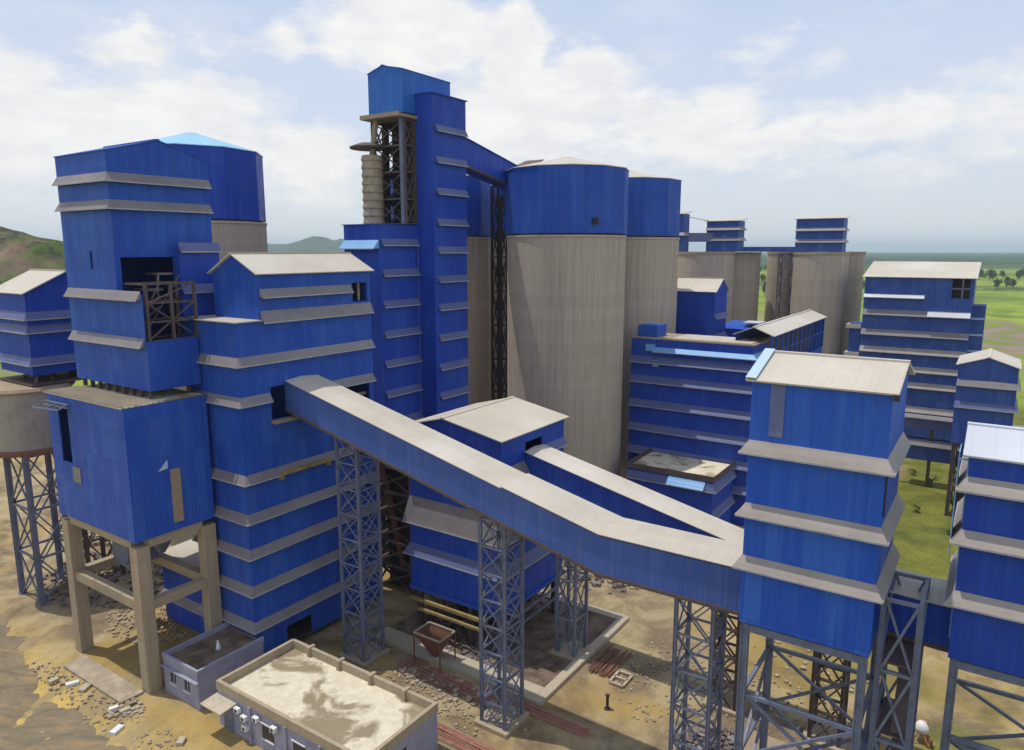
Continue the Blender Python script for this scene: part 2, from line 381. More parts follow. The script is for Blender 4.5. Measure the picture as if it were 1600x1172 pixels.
def gable(T, rect, ze, zr, along, mat='roof', oh=.35, th=.1, ridge=None, name='roof'):
    """two-slope roof; ridge runs along 'a' or 'b'"""
    a0, b0, a1, b1 = rect; m = MB()
    if along == 'b':
        r = ridge if ridge is not None else (a0+a1)/2
        s = (zr-ze)/(r-a0); s2 = (zr-ze)/(a1-r)
        m.slab([(a0-oh, b0-oh, ze-s*oh+.06), (r, b0-oh, zr+.06), (r, b1+oh, zr+.06), (a0-oh, b1+oh, ze-s*oh+.06)], th)
        m.slab([(r+.002, b0-oh, zr+.06), (a1+oh, b0-oh, ze-s2*oh+.06), (a1+oh, b1+oh, ze-s2*oh+.06), (r+.002, b1+oh, zr+.06)], th)
        m.bar((r, b0-oh-.02, zr+.05), (r, b1+oh+.02, zr+.05), .4, .12)
    else:
        r = ridge if ridge is not None else (b0+b1)/2
        s = (zr-ze)/(r-b0); s2 = (zr-ze)/(b1-r)
        m.slab([(a0-oh, b0-oh, ze-s*oh+.06), (a1+oh, b0-oh, ze-s*oh+.06), (a1+oh, r, zr+.06), (a0-oh, r, zr+.06)], th)
        m.slab([(a0-oh, r+.002, zr+.06), (a1+oh, r+.002, zr+.06), (a1+oh, b1+oh, ze-s2*oh+.06), (a0-oh, b1+oh, ze-s2*oh+.06)], th)
        m.bar((a0-oh-.02, r, zr+.05), (a1+oh+.02, r, zr+.05), .4, .12)
    return T.part(name, m, mat)
def shed(T, rect, za, zb_, mat='roof', oh=.3, th=.12, name='roof'):
    """single slope from a0 (height za) to a1 (height zb_)"""
    a0, b0, a1, b1 = rect; m = MB(); s = (zb_-za)/(a1-a0)
    m.slab([(a0-oh, b0-oh, za-s*oh+.06), (a1+oh, b0-oh, zb_+s*oh+.06), (a1+oh, b1+oh, zb_+s*oh+.06), (a0-oh, b1+oh, za-s*oh+.06)], th)
    return T.part(name, m, mat)
def frame(T, rect, z0, z1, levels, leg=.35, brace=.14, mat='steel', xs=True, faces=('a-','b-','a+','b+'), beam=None, legs=True):
    a0, b0, a1, b1 = rect; h = leg/2; beam = beam or brace*1.5
    C = [(a0+h, b0+h), (a1-h, b0+h), (a1-h, b1-h), (a0+h, b1-h)]
    if legs:
        for c in C:
            m = MB()   # rolled-steel column: two flanges and a web
            m.box(c[0]-h, c[1]-h, z0, c[0]+h, c[1]-h*.7, z1); m.box(c[0]-h, c[1]+h*.7, z0, c[0]+h, c[1]+h, z1)
            m.box(c[0]-h*.55, c[1]-h*.7+.001, z0, c[0]+h*.55, c[1]+h*.7-.001, z1); m.box(c[0]-h*1.5, c[1]-h*1.5, z0, c[0]+h*1.5, c[1]+h*1.5, z0+.06)
            T.part('leg', m, mat)
    pairs = {'b-': (0, 1), 'a+': (1, 2), 'b+': (2, 3), 'a-': (3, 0)}
    zz = [z0]+list(levels)
    for f in faces:
        i, j = pairs[f]; p, q = C[i], C[j]; m = MB()
        d = (Vector((q[0]-p[0], q[1]-p[1], 0))).normalized()*h*1.02
        n = Vector((d.y, -d.x, 0)).normalized()
        for k in range(1, len(zz)):
            m.bar((p[0]+d.x, p[1]+d.y, zz[k]), (q[0]-d.x, q[1]-d.y, zz[k]), beam)
            if xs == 'z':
                lo, hi = (p, q) if k % 2 else (q, p); sg = 1 if k % 2 else -1
                m.bar((lo[0]+sg*d.x, lo[1]+sg*d.y, zz[k-1]+.1), (hi[0]-sg*d.x, hi[1]-sg*d.y, zz[k]-.1), brace)
            elif xs:
                o = n*brace*.55
                m.bar((p[0]+d.x+o.x, p[1]+d.y+o.y, zz[k-1]+.1), (q[0]-d.x+o.x, q[1]-d.y+o.y, zz[k]-.1), brace)
                m.bar((q[0]-d.x-o.x, q[1]-d.y-o.y, zz[k-1]+.1), (p[0]+d.x-o.x, p[1]+d.y-o.y, zz[k]-.1), brace)
        T.part('bracing', m, mat)
def lattice(name, label, a, b, wa, wb, h, step, leg=.24, brace=.09, mat='steel', group=None, xs=True, cap=True):
    T = Thing(name, label, 'trestle tower', a, b, 0, group)
    n = max(2, round(h/step)); lv = [h*(k+1)/n for k in range(n)]
    frame(T, (a, b, a+wa, b+wb), 0, h, lv, leg, brace, mat, xs)
    m = MB(); m.box(a-.35, b-.35, -.1, a+wa+.35, b+wb+.35, .35); T.part('footing', m, 'conc_col')
    return T
def levels(z, n): return [z*(k+1)/n for k in range(n)]

# ---------------------------------------------------------------- buildings
# --- twin-faced stair tower with stepped roof (left of the conveyor)
T = Thing('stepped_process_building', 'tall blue stepped building with grey hoods where the long conveyor starts', 'building', 37.57, 53.57)
A0, B0, A1, B1 = 37.57, 53.57, 53.5, 61.4
block(T, (A0,B0,A1,B1), .6, 31.9, 'blue', {'b-': [(40.7,43.4,22.9,25.9), (45.9,52.9,22.6,24.6), (41,44,.6,2.6)], 'a-': []}, sides=('a-','b-','a+','b+'))
block(T, (39.95,B0+.002,A1-.002,59.9), 31.9, 36.1, 'blue', {'b-': [(51.0,53.0,32.95,34.8)]}, tops={'a-': 37.7, 'a+': 37.7}, floor=False, name='upper_wall')
gable(T, (39.95,B0,A1,59.9), 36.1, 37.7, 'a', 'roof')
m = MB(); m.slab([(A0-.3,B0-.3,32.0),(39.93,B0-.3,32.0),(39.93,B1+.3,32.0),(A0-.3,B1+.3,32.0)], .1); m.slab([(39.95,59.93,32.0),(A1,59.93,32.0),(A1,B1+.3,32.0),(39.95,B1+.3,32.0)], .1)
T.part('lower_roof', m, 'roof')
rect = (A0,B0,A1,B1)
hoods(T, rect, [3.8,7.3,10.8,14.1,17.7,28.2], ('a-','b-','b+'))
m = MB(); hood(m, rect, 24.7, ('a-','b-'), rng={'b-': (A0, 40.6)}); T.part('weather_hood', m, 'hood')
m = MB(); hood(m, rect, 24.7, ('b-',), rng={'b-': (46.2, A1)}); T.part('weather_hood', m, 'hood')
m = MB(); hood(m, (39.95,B0,A1,59.9), 33.95, ('b-',), rng={'b-': (40.1, 50.8)}); T.part('weather_hood', m, 'hood')
m = MB(); hood(m, rect, 31.75, ('b-',), rng={'b-': (40.1, A1)}, h=1.0); T.part('weather_hood', m, 'hood')
m = MB(); m.box(40.6, B0-.5, 22.55, 43.5, B0-.01, 22.85); T.part('opening_sill', m, 'tan')
m = MB(); m.box(41.0, B0-.55, 17.62, 47.1, B0-.3, 17.95); m.box(41.0, B0-.35, 17.2, 41.4, B0-.01, 17.6); m.box(46.6, B0-.35, 17.2, 47.0, B0-.01, 17.6); T.part('walkway_beam', m, 'yellow')
m = MB(); m.box(51.2, B0+.4, 33.0, 51.4, B0+.6, 36); m.box(52.2, B0+.4, 33.0, 52.4, B0+.6, 36); m.box(46, B0+.5, 23.2, 53, B0+.7, 23.5); m.box(49, B0+.5, 22.6, 49.3, B0+.8, 24.6)
T.part('inner_steel', m, 'tan')
# low block behind the concrete frame
T = Thing('low_blue_annex', 'low blue annex with a brown hood behind the concrete columns', 'annex', 38.2, 61.6)
block(T, (38.2,61.75,52,69.5), .1, 7.2, 'blue_deep'); hoods(T, (38.2,61.75,52,69.5), [2.6], ('a-','b-','b+'), 'hood'); shed(T, (38.2,61.75,52,69.5), 7.2, 7.6, 'roof')
# --- bunker tower on the concrete frame
T = Thing('bunker_tower_on_columns', 'blue bunker box and hooded tower raised on four concrete columns', 'building', 29.7, 57.91)
bx = (29.7, 57.91, 37.1, 70.9)
block(T, bx, 13.9, 25.3, 'blue', {'a-': [(67.3,69.1,19.2,24.4)]}, name='bunker_wall')
m = MB(); m.box(29.9,58.1,25.30,36.9,70.7,25.42); T.part('bunker_top', m, 'screed')
m = MB()
for k in range(44):
    b = 58.2+k*.29; m.box(29.45, b, 25.45, 32.5, b+.06, 25.55)
for q in (29.45, 30.4, 31.4, 32.4): m.box(q, 57.7, 25.36, q+.08, 71, 25.44)
T.part('grating_walkway', m, 'conc_slab')
for (ca, cb) in ((29.75,57.96),(29.75,69.7),(36.0,57.96),(36.0,69.7)):
    m = MB(); m.box(ca, cb, -.3, ca+1.15, cb+1.15, 13.3); T.part('column', m, 'conc_col')
for z in (7.4, 13.05):
    m = MB(); m.box(29.95, 59.12, z, 30.75, 69.69, z+.85); m.box(36.2, 59.12, z, 37.0, 69.69, z+.85)
    m.box(30.91, 58.15, z, 35.99, 58.9, z+.85); m.box(30.91, 69.9, z, 35.99, 70.65, z+.85); T.part('ring_beam', m, 'conc_col')
m = MB(); m.box(29.35, 66.6, 24.6, 29.66, 70.6, 24.72); m.bar((29.2,70.5,24.4),(29.2,66.2,24.5),.12); m.bar((28.4,70.8,24.2),(28.4,66.0,24.5),.12); m.bar((28.4,70.8,24.2),(29.66,70.5,24.7),.1); m.bar((28.4,66,24.5),(29.66,66.8,24.7),.1); m.bar((28.4,68.4,24.35),(29.66,68.4,24.7),.1)
T.part('hoist_bracket', m, 'steel')
m = MB(); m.box(29.64, 66.0, 17.6, 29.69, 67.3, 19.0); T.part('bare_patch', m, 'hood')
m = MB(); m.box(33.2, 57.83, 14.6, 34.1, 57.9, 19.4); T.part('bare_strip', m, 'tan')
m = MB(); m.add([(32.2,57.8,19.5),(33.0,57.8,19.6),(33.0,57.8,20.3),(32.2,57.9,19.5),(33.0,57.9,19.6),(33.0,57.9,20.3)], [(0,1,2),(5,4,3),(0,1,4,3),(1,2,5,4),(2,0,3,5)]); T.part('pale_triangle', m, 'roof_pale')  # thin pale triangle on the bunker side wall
lo = (32.7, 58.9, 37.4, 71.4); up = (32.7, 62.8, 42.1, 71.4)
block(T, (32.7,58.9,37.4,62.78), 26.2, 30.4, 'blue', sides=('a-','b-','a+'), name='lower_wall')
m = MB(); m.face('a-', 32.7, 59.0, 62.78, 30.4, 34.4); T.part('screen_wall', m, 'blue')
block(T, up, 26.2, 46.2, 'blue', {'b-': [(33.2,38.0,30.0,37.4)], 'a-': [(66.5,66.9,36.4,37.9)]}, tops={'b-': (37.34,47.5), 'b+': (37.34,47.5)}, name='tower_wall')
gable(T, up, 46.2, 47.5, 'b', 'blue', ridge=37.34, oh=.08)
hoods(T, up, [43.75, 41.5], ('a-','b-'), 'hood')
hoods(T, lo, [33.9, 29.95], ('a-',), 'hood', rng={'a-': (59.2, 71.4)})
hoods(T, lo, [33.9, 29.95], ('b+',), 'hood', rng={'b+': (32.7, 33.4)})
block(T, (38.0,61.9,42.1,62.79), 30.2, 38.2, 'blue_deep', sides=('a-','b-','a+'), name='side_box', floor=False)
m = MB(); hood(m, (38.0,61.9,42.1,62.79), 37.9, ('b-',), h=.8); hood(m, (38.0,61.9,42.1,62.79), 34.2, ('b-',)); T.part('weather_hood', m, 'hood_blue')
# open steel landing
for k in range(4):
    m = MB(); z = 30.4+k*1.6
    m.bar((32.9,59.2,z),(37.6,59.2,z),.16); m.bar((32.9,61.9,z),(37.6,61.9,z),.16)
    m.bar((33,59.2,z),(33,61.9,z),.16); m.bar((37.5,59.2,z),(37.5,61.9,z),.16); T.part('landing_beam', m, 'steel_brown')
for ca, cb in ((33.1,59.15),(37.5,59.15),(35.3,59.15),(37.5,61.9)):
    m = MB(); m.box(ca-.12, cb-.12, 30.4, ca+.12, cb+.12, 35.3); T.part('post', m, 'steel_brown')
m = MB(); m.bar((33.2,59.1,30.6),(37.4,59.1,33.6),.12); m.bar((37.4,59.3,30.6),(33.2,59.3,33.6),.12); m.bar((33.2,59.1,33.6),(37.4,59.1,35.2),.1); m.bar((33.4,60.5,30.7),(37,60.5,35.8),.1); T.part('bracing', m, 'steel_brown')
for k in range(4):
    m = MB(); m.box(33.0+k*1.2, 62.95, 31.6+k*1.4, 34.9+k*1.0, 65.2, 31.8+k*1.4); m.bar((33.3+k,62.9,31+k),(36.5,62.9,33+k),.14); T.part('inner_floor', m, 'rubble_dark')  # lighter tone stands in for light on these inner floors
for k in range(9):
    m = MB(); b = 59.6+k*1.4; m.box(33.0, b, 25.44, 33.3, b+.25, 26.2)
    if k % 3 == 0: m.box(36.5, b, 25.44, 36.8, b+.25, 26.2)
    T.part('stub_post', m, 'steel_brown')
# equipment in the frame
m = MB(); m.lathe(35.5, 64.4, [(.3,9.5),(1.3,11.2),(1.5,13)], 16); m.bar((31,62,10.4),(35,66,11.4),.3); m.box(33,65.8,8.4,36,68.6,10.6)
single('dust_filter_unit', m, 'steel', 'grey machine with a cone hung between the concrete beams', 'machine', 34, 65, 7)
# --- small tower over the grey hopper (far left)
T = Thing('hopper_house', 'small blue hooded house above the round grey hopper at far left', 'building', 33.97, 83.64)
h0 = (33.97, 83.64, 44.2, 91.2)
block(T, h0, 25.0, 33.7, 'blue_deep', tops={'b-': (38.2,35.8), 'b+': (38.2,35.8)})
gable(T, h0, 33.7, 35.8, 'b', 'roof', ridge=38.2)
hoods(T, h0, [30.9, 29.5, 26.1], ('a-','b-'), 'hood_blue', h=.75)
m = MB()
for k in range(14): m.bar((34.3+k*.7, 83.9+(k*5%7), 24.1), (34.6+k*.7, 84.2+(k*3%8), 25), .3)
m.box(33.6,83.2,23.9,44.5,91.5,24.1); T.part('deck', m, 'steel_brown')
T = Thing('round_hopper', 'grey round hopper drum with a rusty bottom ring on steel legs', 'hopper', 34.5, 87.2)
m = MB(); m.lathe(34.4, 86.9, [(4.3,17.2),(4.3,23.3)], 40); T.part('drum', m, 'hopper', smooth=False)
m = MB(); m.lathe(34.4, 86.9, [(4.55,16.7),(4.6,17.0),(4.45,17.25)], 40); T.part('bottom_ring', m, 'rust')
m = MB(); m.lathe(34.4, 86.9, [(4.5,23.3),(4.7,23.5),(4.5,23.8)], 40); T.part('top_ring', m, 'tan')
frame(T, (32.0,83.2,36.6,88.4), 0, 16.7, [5.2, 10.6, 16.5], .5, .14, 'steel', True)
frame(T, (37.2,83.4,41.4,88.2), 0, 16.7, [5.2, 10.6, 16.5], .4, .14, 'steel_brown', True)
# --- central bucket-elevator complex
T = Thing('central_elevator_tower', 'tallest blue tower with a gabled head house above an open steel frame', 'tower', 69.4, 58.34)
tw = (69.4, 58.34, 76.0, 60.92)
block(T, tw, 0, 56.4, 'blue_deep', floor=False, name='shaft_wall')
m = MB(); m.box(69.2,58.15,56.42,76.2,61.1,56.55); T.part('shaft_roof', m, 'blue')
for zb in (52.5,48.8,45.1,41.4,38.0,34.4,30.9,27.1,23.3,19.6,15.9,12.2):
    m = MB(); hood(m, tw, zb-.3, ('b-',), h=.75, out=.4, rng={'b-': (70.0, 76.0)}); T.part('weather_hood', m, 'hood_blue')
bk = (62.5, 60.94, 69.38, 66.7)
block(T, bk, 0, 41.0, 'blue_deep', floor=False, name='lower_block_wall')
m = MB(); m.slab([(62.3,60.8,41.05),(69.38,60.8,41.3),(69.38,66.9,41.3),(62.3,66.9,41.05)],.1); T.part('lower_block_roof', m, 'blue')
for zb in (38.9,35.3,31.6,28.0,24.4,20.7,17.0,13.4):
    m = MB(); hood(m, bk, zb-.3, ('b-',), h=.75, out=.4, rng={'b-': (62.9, 69.3)}); T.part('weather_hood', m, 'hood_blue')
m = MB(); hood(m, bk, 38.2, ('a-',), h=1.0, out=.9); T.part('light_blue_canopy', m, 'skylight')
hd = (67.2, 60.94, 76.2, 66.5)
block(T, hd, 54.2, 59.05, 'blue_bright', tops={'a-': (64.1,59.75), 'a+': (64.1,59.75)}, name='head_house_wall')
gable(T, hd, 59.05, 59.75, 'a', 'blue', ridge=64.1, oh=.08, name='head_house_roof')
m = MB(); m.box(66.0,60.6,53.6,76.2,66.9,53.95); m.box(66.0,60.6,53.95,66.1,66.9,54.1); T.part('head_platform', m, 'tan')
frame(T, (67.3,61.0,69.6,66.4), 41.1, 53.6, [44.2,47.4,50.5,53.4], .4, .14, 'steel_brown', True)
frame(T, (69.7,61.0,76.0,66.4), 41.1, 53.6, [44.2,47.4,50.5,53.4], .4, .16, 'steel_brown', True)
m = MB(); m.box(67.0,61.05,41.1,67.29,61.45,53.6); T.part('front_post', m, 'steel')
for z in (44.2, 47.4, 50.5):
    m = MB(); m.box(67.4,61.3,z-.1,75.8,66.2,z-.02); T.part('grating_floor', m, 'steel_brown')
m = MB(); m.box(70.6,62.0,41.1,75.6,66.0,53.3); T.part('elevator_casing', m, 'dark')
prof = []
for k in range(9): prof += [(1.25, 41.1+k*.95), (1.36, 41.25+k*.95), (1.36, 41.4+k*.95), (1.25, 41.85+k*.95)]
m = MB(); m.lathe(67.0, 66.0, prof, 24); m.rod((67,66.0,49.4),(67.4,65.6,53.6),.35); T.part('ribbed_duct', m, 'duct')
m = MB(); m.lathe(67.0, 66.5, [(2.3,50.3),(2.35,50.5),(1.2,50.95)], 24); T.part('duct_cap', m, 'steel_brown')
# sloping gallery to the silo
T = Thing('silo_feed_gallery', 'short blue gallery sloping down from the tall tower to the silo top', 'conveyor', 76.0, 59.0)
p0, p1 = (76.05, 52.1), (88.3, 49.6)
m = MB()
for (a, z) in (p0, p1): pass
m.add([(p0[0],58.6,p0[1]-3.3),(p1[0],58.6,p1[1]-2.9),(p1[0],58.6,p1[1]),(p0[0],58.6,p0[1]),(p0[0],61.4,p0[1]-3.3),(p1[0],61.4,p1[1]-2.9),(p1[0],61.4,p1[1]),(p0[0],61.4,p0[1])],
      [(0,1,2,3),(7,6,5,4),(1,5,6,2),(0,4,5,1),(0,3,7,4)]); T.part('side_wall', m, 'blue_deep')
m = MB(); m.slab([(p0[0],58.4,p0[1]+.1),(p1[0]+.3,58.4,p1[1]+.1),(p1[0]+.3,61.6,p1[1]+.1),(p0[0],61.6,p0[1]+.1)],.1); T.part('roof', m, 'blue')
m = MB(); m.bar((p0[0],58.5,p0[1]-3.45),(p1[0],58.5,p1[1]-3.05),.3,.25); T.part('bottom_chord', m, 'steel_brown')
m = MB(); m.box(88.35,56.6,45.8,91.4,61.8,49.2); T.part('transfer_box', m, 'blue_deep')
m = MB(); m.slab([(88,56.5,49.4),(92,56.5,50.9),(92,59.6,50.9),(88,59.6,49.4)],.12); m.slab([(88,59.62,49.4),(92,59.62,50.9),(94,62,49.6),(88,62,49.2)],.12); T.part('transfer_roof', m, 'steel_brown')

# --- silos
def silo(name, label, a, b, r, zc, zh, apex, roofmat='roof', seg=12, group='large concrete silos with blue crowns', turn=0, hat='blue', hr=.1):
    T = Thing(name, label, 'silo', a, b, 0, group)
    m = MB(); m.lathe(a, b, [(r, -.5), (r, zc-.35), (r+.12, zc-.3), (r+.12, zc)], 64); T.part('concrete_shell', m, 'conc')
    m = MB(); m.lathe(a, b, [(r*.93, zc), (r*.93, zc+.25)], 32)
    T.part('shadow_gap_ring', m, 'dark')
    m = MB(); m.lathe(a, b, [(r+hr, zc+.2), (r+hr, zh)], seg, caps=True, a0=R(turn)); T.part('crown_cladding', m, hat)
    m = MB(); m.lathe(a, b, [(r+hr+.12, zh-.02), (r+hr+.12, zh+.07), (.9, apex), (.88, apex+.05)], seg, a0=R(turn)); T.part('conical_roof', m, roofmat)
    return T
T = silo('silo', 'large front concrete silo with blue crown and cream roof, in the middle', 90.5, 51.8, 8.35, 40.0, 48.8, 50.6, turn=4, hr=.25)
m = MB(); x, y = AB(*(XY(90.5,51.8)))
th_ = math.atan2(-.83, -.56)
ca, cb = 90.5+8.47*math.cos(R(236)), 51.8+8.47*math.sin(R(236))
m.lathe(ca, cb, [(.42,41.4),(.42,42.2)], 12); T.part('inspection_hatch', m, 'dark')
silo('silo', 'concrete silo with blue crown half hidden behind the big middle silo, to its right', 111.5, 52.2, 8.35, 40.0, 48.9, 50.6, turn=12)
silo('silo', 'shaded concrete silo glimpsed between the tall blue tower and the middle silo', 90.5, 75.2, 8.35, 40.0, 48.9, 50.6)
silo('silo', 'rearmost silo seen only through the dark gap left of the middle silo', 111.5, 76, 8.35, 40.0, 48.9, 50.6)
silo('silo', 'concrete silo with faceted blue crown and light blue roof behind the left tower', 57.6, 88.9, 8.6, 41.6, 50.4, 52.8, 'roof_sky', 10, hat='blue_deep', turn=8)
lattice('gap_shade_lattice', 'dark lattice added to stand in for shade in the gap left of the middle silo', 91.8, 63.9, 2.0, 2.0, 47.5, 5.5, .3, .12, 'dark')  # dark lattice added so the gap between silos reads as shaded

# --- middle building under the conveyor
T = Thing('mill_house', 'squat blue mill house with cream gable roof behind the long conveyor', 'building', 51.0, 35.6)
mh = (51.0, 35.6, 62.2, 46.6)
block(T, mh, 4.9, 21.4, 'blue_deep', {'b-': [(55.0,58.0,16.9,20.3)]}, tops={'a-': (42.0,22.6), 'a+': (42.0,22.6)})
gable(T, mh, 21.4, 22.6, 'a', 'roof', oh=.4, ridge=42.0)
for z, hh in ((17.6,1.0),(11.6,2.6),(8.3,1.0)):
    m = MB(); hood(m, mh, z, ('a-','b-','b+'), h=hh, out=.55, rng={'b-': (51.0, 54.9)} if z > 17 else None); T.part('weather_hood', m, 'hood_blue' if z < 10 else 'hood')
hoods(T, mh, [18.6], ('b-',), 'hood_blue', rng={'b-': (58.6, 62.2)})
m = MB(); m.box(50.8,35.4,4.5,62.4,46.8,4.88); T.part('base_beam', m, 'blue')
frame(T, (51.4,36.0,61.8,46.2), 0, 4.5, [4.3], .45, .16, 'steel_brown', True, beam=.3)
for cb in (39.4, 43.0):
    m = MB(); m.box(51.5, cb, 0, 51.9, cb+.4, 4.5); T.part('column', m, 'steel_brown')
m = MB(); m.bar((50.6,37,3.7),(50.6,46.4,3.7),.3); m.bar((50.2,37.5,3.0),(50.2,45,3.0),.25); T.part('yellow_girder', m, 'yellow')
m = MB(); m.bar((62,35.3,2.6),(51.3,35.3,2.6),.2); m.bar((62,35.1,3.9),(51.3,35.1,3.9),.2); T.part('side_rail', m, 'steel')
m = MB()
for q in range(6): m.lathe(54+q%3*3, 38.5+q//3*4, [(1.5,4.4),(.5,2.2),(.5,1.6)], 12)
T.part('discharge_cone', m, 'dark')
T = Thing('dark_steelwork', 'dark brown steelwork in the gap between the stepped building and the mill house', 'steel frame', 56, 51)
frame(T, (56,50.5,60,57.0), 0, 17.6, levels(17.3,6), .4, .2, 'steel_brown', True)
for k in range(5):
    m = MB(); m.box(56.3,50.8,2.8+k*2.88,59.7,56.7,2.95+k*2.88); T.part('floor_plate', m, 'steel_brown')
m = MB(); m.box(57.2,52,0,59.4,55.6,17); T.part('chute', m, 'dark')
m = MB(); m.rod((56.6,51.4,0),(56.6,51.4,16.5),.35); m.rod((56.8,53,3),(56.2,56,17),.4); T.part('pipe', m, 'rust')
m = MB(); m.box(56.1,50.2,9.6,57.2,50.45,11); m.box(55.7,50.6,14.6,55.98,52,15.6); m.box(56.1,50.1,6.5,57,50.45,7.5); T.part('loose_sheet', m, 'roof')
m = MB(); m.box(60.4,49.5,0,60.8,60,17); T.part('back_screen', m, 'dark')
# loose chute frame in front
T = Thing('loose_chute', 'rusty funnel chute with a pale rim lying before the mill house', 'chute', 46.6, 40)
m = MB(); o = [(46.4,39.2),(48.6,39.2),(48.6,42.3),(46.4,42.3)]; i_ = [(47.3,40.4),(47.8,40.4),(47.8,41.0),(47.3,41.0)]
V = [(a,b,3.0) for a,b in o]+[(a,b,.7) for a,b in i_]
m.add(V, [(0,1,5,4),(1,2,6,5),(2,3,7,6),(3,0,4,7)]); T.part('funnel', m, 'rust')
m = MB()
for k in range(4): m.bar((*o[k],3.05),(*o[(k+1)%4],3.05),.14)
T.part('rim', m, 'conc_col')
for k in range(4):
    m = MB(); m.bar((*o[k],3.0),(*o[k],0),.1); T.part('leg', m, 'rust')

# --- main transfer tower (right foreground) and its neighbour
def transfer_tower(T, rect, z0, levels_, ze, zr, skirt=('a-','b-','b+'), mat='blue', roof='roof_y', hmat='hood_tan', sheet=None):
    a0, b0, a1, b1 = rect
    block(T, rect, z0, ze, mat, tops={'b-': zr, 'b+': zr})
    gable(T, rect, ze, zr, 'b', roof, oh=.3)
    for zb in levels_:
        m = MB(); hood(m, rect, zb, skirt, h=.66, out=.42); T.part('weather_hood', m, hmat)
    m = MB()
    for (p, q) in (((a0+.3,b0+.3),(a0+.3,b1-.3)), ((a1-.3,b0+.3),(a1-.3,b1-.3)), ((a0+.3,b0+.3),(a1-.3,b0+.3)), ((a0+.3,b1-.3),(a1-.3,b1-.3))):
        m.bar((*p, z0-.35), (*q, z0-.35), .3, .45)
    T.part('floor_beam', m, 'steel')
    frame(T, (a0+.1,b0+.1,a1-.1,b1-.1), 0, z0-.1, [4.2, 8.4, 12.4], .42, .17, 'steel', True, beam=.22)
    m = MB()
    for k in range(4):
        ca, cb = ((a0+.3,b0+.3),(a1-.3,b0+.3),(a1-.3,b1-.3),(a0+.3,b1-.3))[k]; m.box(ca-.7,cb-.7,-.2,ca+.7,cb+.7,.4)
    T.part('footing', m, 'conc_col')
T = Thing('transfer_tower', 'blue four-tier transfer tower on steel legs where both conveyors end', 'tower', 39.25, 3.68)
b8 = (39.25, 3.95, 46.0, 10.75)
transfer_tower(T, b8, 17.0, [20.4, 23.5, 27.1], 31.15, 32.2, mat='tower_blue_lit')
m = MB(); m.box(39.2, 9.0, 28.1, 39.245, 9.75, 31.0); T.part('bare_strip', m, 'faded', label='tall faded strip on the top tier')
m = MB(); m.slab([(38.95,11.06,31.2),(42.62,11.06,32.36),(42.62,10.5,32.36),(38.95,10.5,31.2)][::-1], .04)
m.v = [(p[0],p[1],p[2]+.06) for p in m.v]; T.part('verge_flashing', m, 'roof_pale')
m = MB(); m.box(38.95,3.62,30.75,39.2,3.9,31.05); T.part('gutter_outlet', m, 'dark')
m = MB(); m.box(39.3,3.87,24.7,39.5,3.94,26.9); T.part('corner_gap', m, 'dark')
T2 = Thing('transfer_tower', 'blue tower with white roof cut off by the right edge of the photo', 'tower', 41.6, .55)
b9 = (41.6, -8.2, 48.4, .55)
transfer_tower(T2, b9, 17.0, [20.1, 23.4, 26.2], 28.0, 28.8, roof='roof_white', mat='blue_deep', hmat='hood_tan')
m = MB(); m.box(41.75,.98,22.6,43.6,1.03,28.0); m.box(41.75,.62,27.6,41.8,.98,27.7); m.box(43.5,.62,27.6,43.55,.98,27.7); m.box(43.5,.62,22.8,43.55,.98,22.9); T2.part('sunlit_hanging_sheet', m, 'skylight')  # light blue sheets here and below put this side's sunlit tone into colour
for z in ((17.3,20.0),(20.5,23.2),(23.7,27.9)):
    m = MB(); m.box(42.0, .56, z[0]+.6, 47.9, .62, z[1]); T2.part('sunlit_side_sheet', m, 'skylight')

# --- conveyors
def conveyor(name, label, a0, a1, pts, h, mat='conv', roof='roof_y', steps=()):
    T = Thing(name, label, 'conveyor', a0, pts[-1][0])
    segs = [pts[i:j+1] for i, j in zip([0]+list(steps), list(steps)+[len(pts)-1])]
    for side, a in (('near', a0), ('far', a1)):
        m = MB(); th = .1 if side == 'near' else -.1
        for (b0, z0), (b1, z1) in zip(pts, pts[1:]):
            m.add([(a,b0,z0-h),(a,b1,z1-h),(a,b1,z1),(a,b0,z0),(a+th,b0,z0-h),(a+th,b1,z1-h),(a+th,b1,z1),(a+th,b0,z0)], [(0,1,2,3),(7,6,5,4)])
        T.part('side_wall', m, mat)
    for si, sg in enumerate(segs):
        m = MB(); mid = (a0+a1)/2; e = .14*si
        for (b0, z0), (b1, z1) in zip(sg, sg[1:]):
            rz = .22+e; o = .18
            m.slab([(a0-o,b1,z1+.05+e),(mid,b1,z1+rz),(mid,b0,z0+rz),(a0-o,b0,z0+.05+e)], .06)
            m.slab([(mid,b1,z1+rz),(a1+o,b1,z1+.05+e),(a1+o,b0,z0+.05+e),(mid,b0,z0+rz)], .06)
        T.part('roof', m, roof)
    m = MB()
    for (b0, z0), (b1, z1) in zip(pts, pts[1:]):
        m.slab([(a0+.1,b1,z1-h+.1),(a1-.1,b1,z1-h+.1),(a1-.1,b0,z0-h+.1),(a0+.1,b0,z0-h+.1)], .1)
        m.bar((a0+.05,b0,z0-h-.1),(a0+.05,b1,z1-h-.1),.2,.25); m.bar((a1-.05,b0,z0-h-.1),(a1-.05,b1,z1-h-.1),.2,.25)
        n = max(1, int((b0-b1)/2.5))
        for k in range(n):
            f = (k+.5)/n; m.bar((a0,b0+(b1-b0)*f,z0+(z1-z0)*f-h-.15),(a1,b0+(b1-b0)*f,z0+(z1-z0)*f-h-.15),.12,.2)
    T.part('floor', m, 'steel_brown')
    m = MB(); n = int((pts[0][0]-pts[-1][0])/1.9)
    return T
pts1 = [(53.9,26.3),(29.6,20.5),(21.4,18.6),(10.8,18.6)]
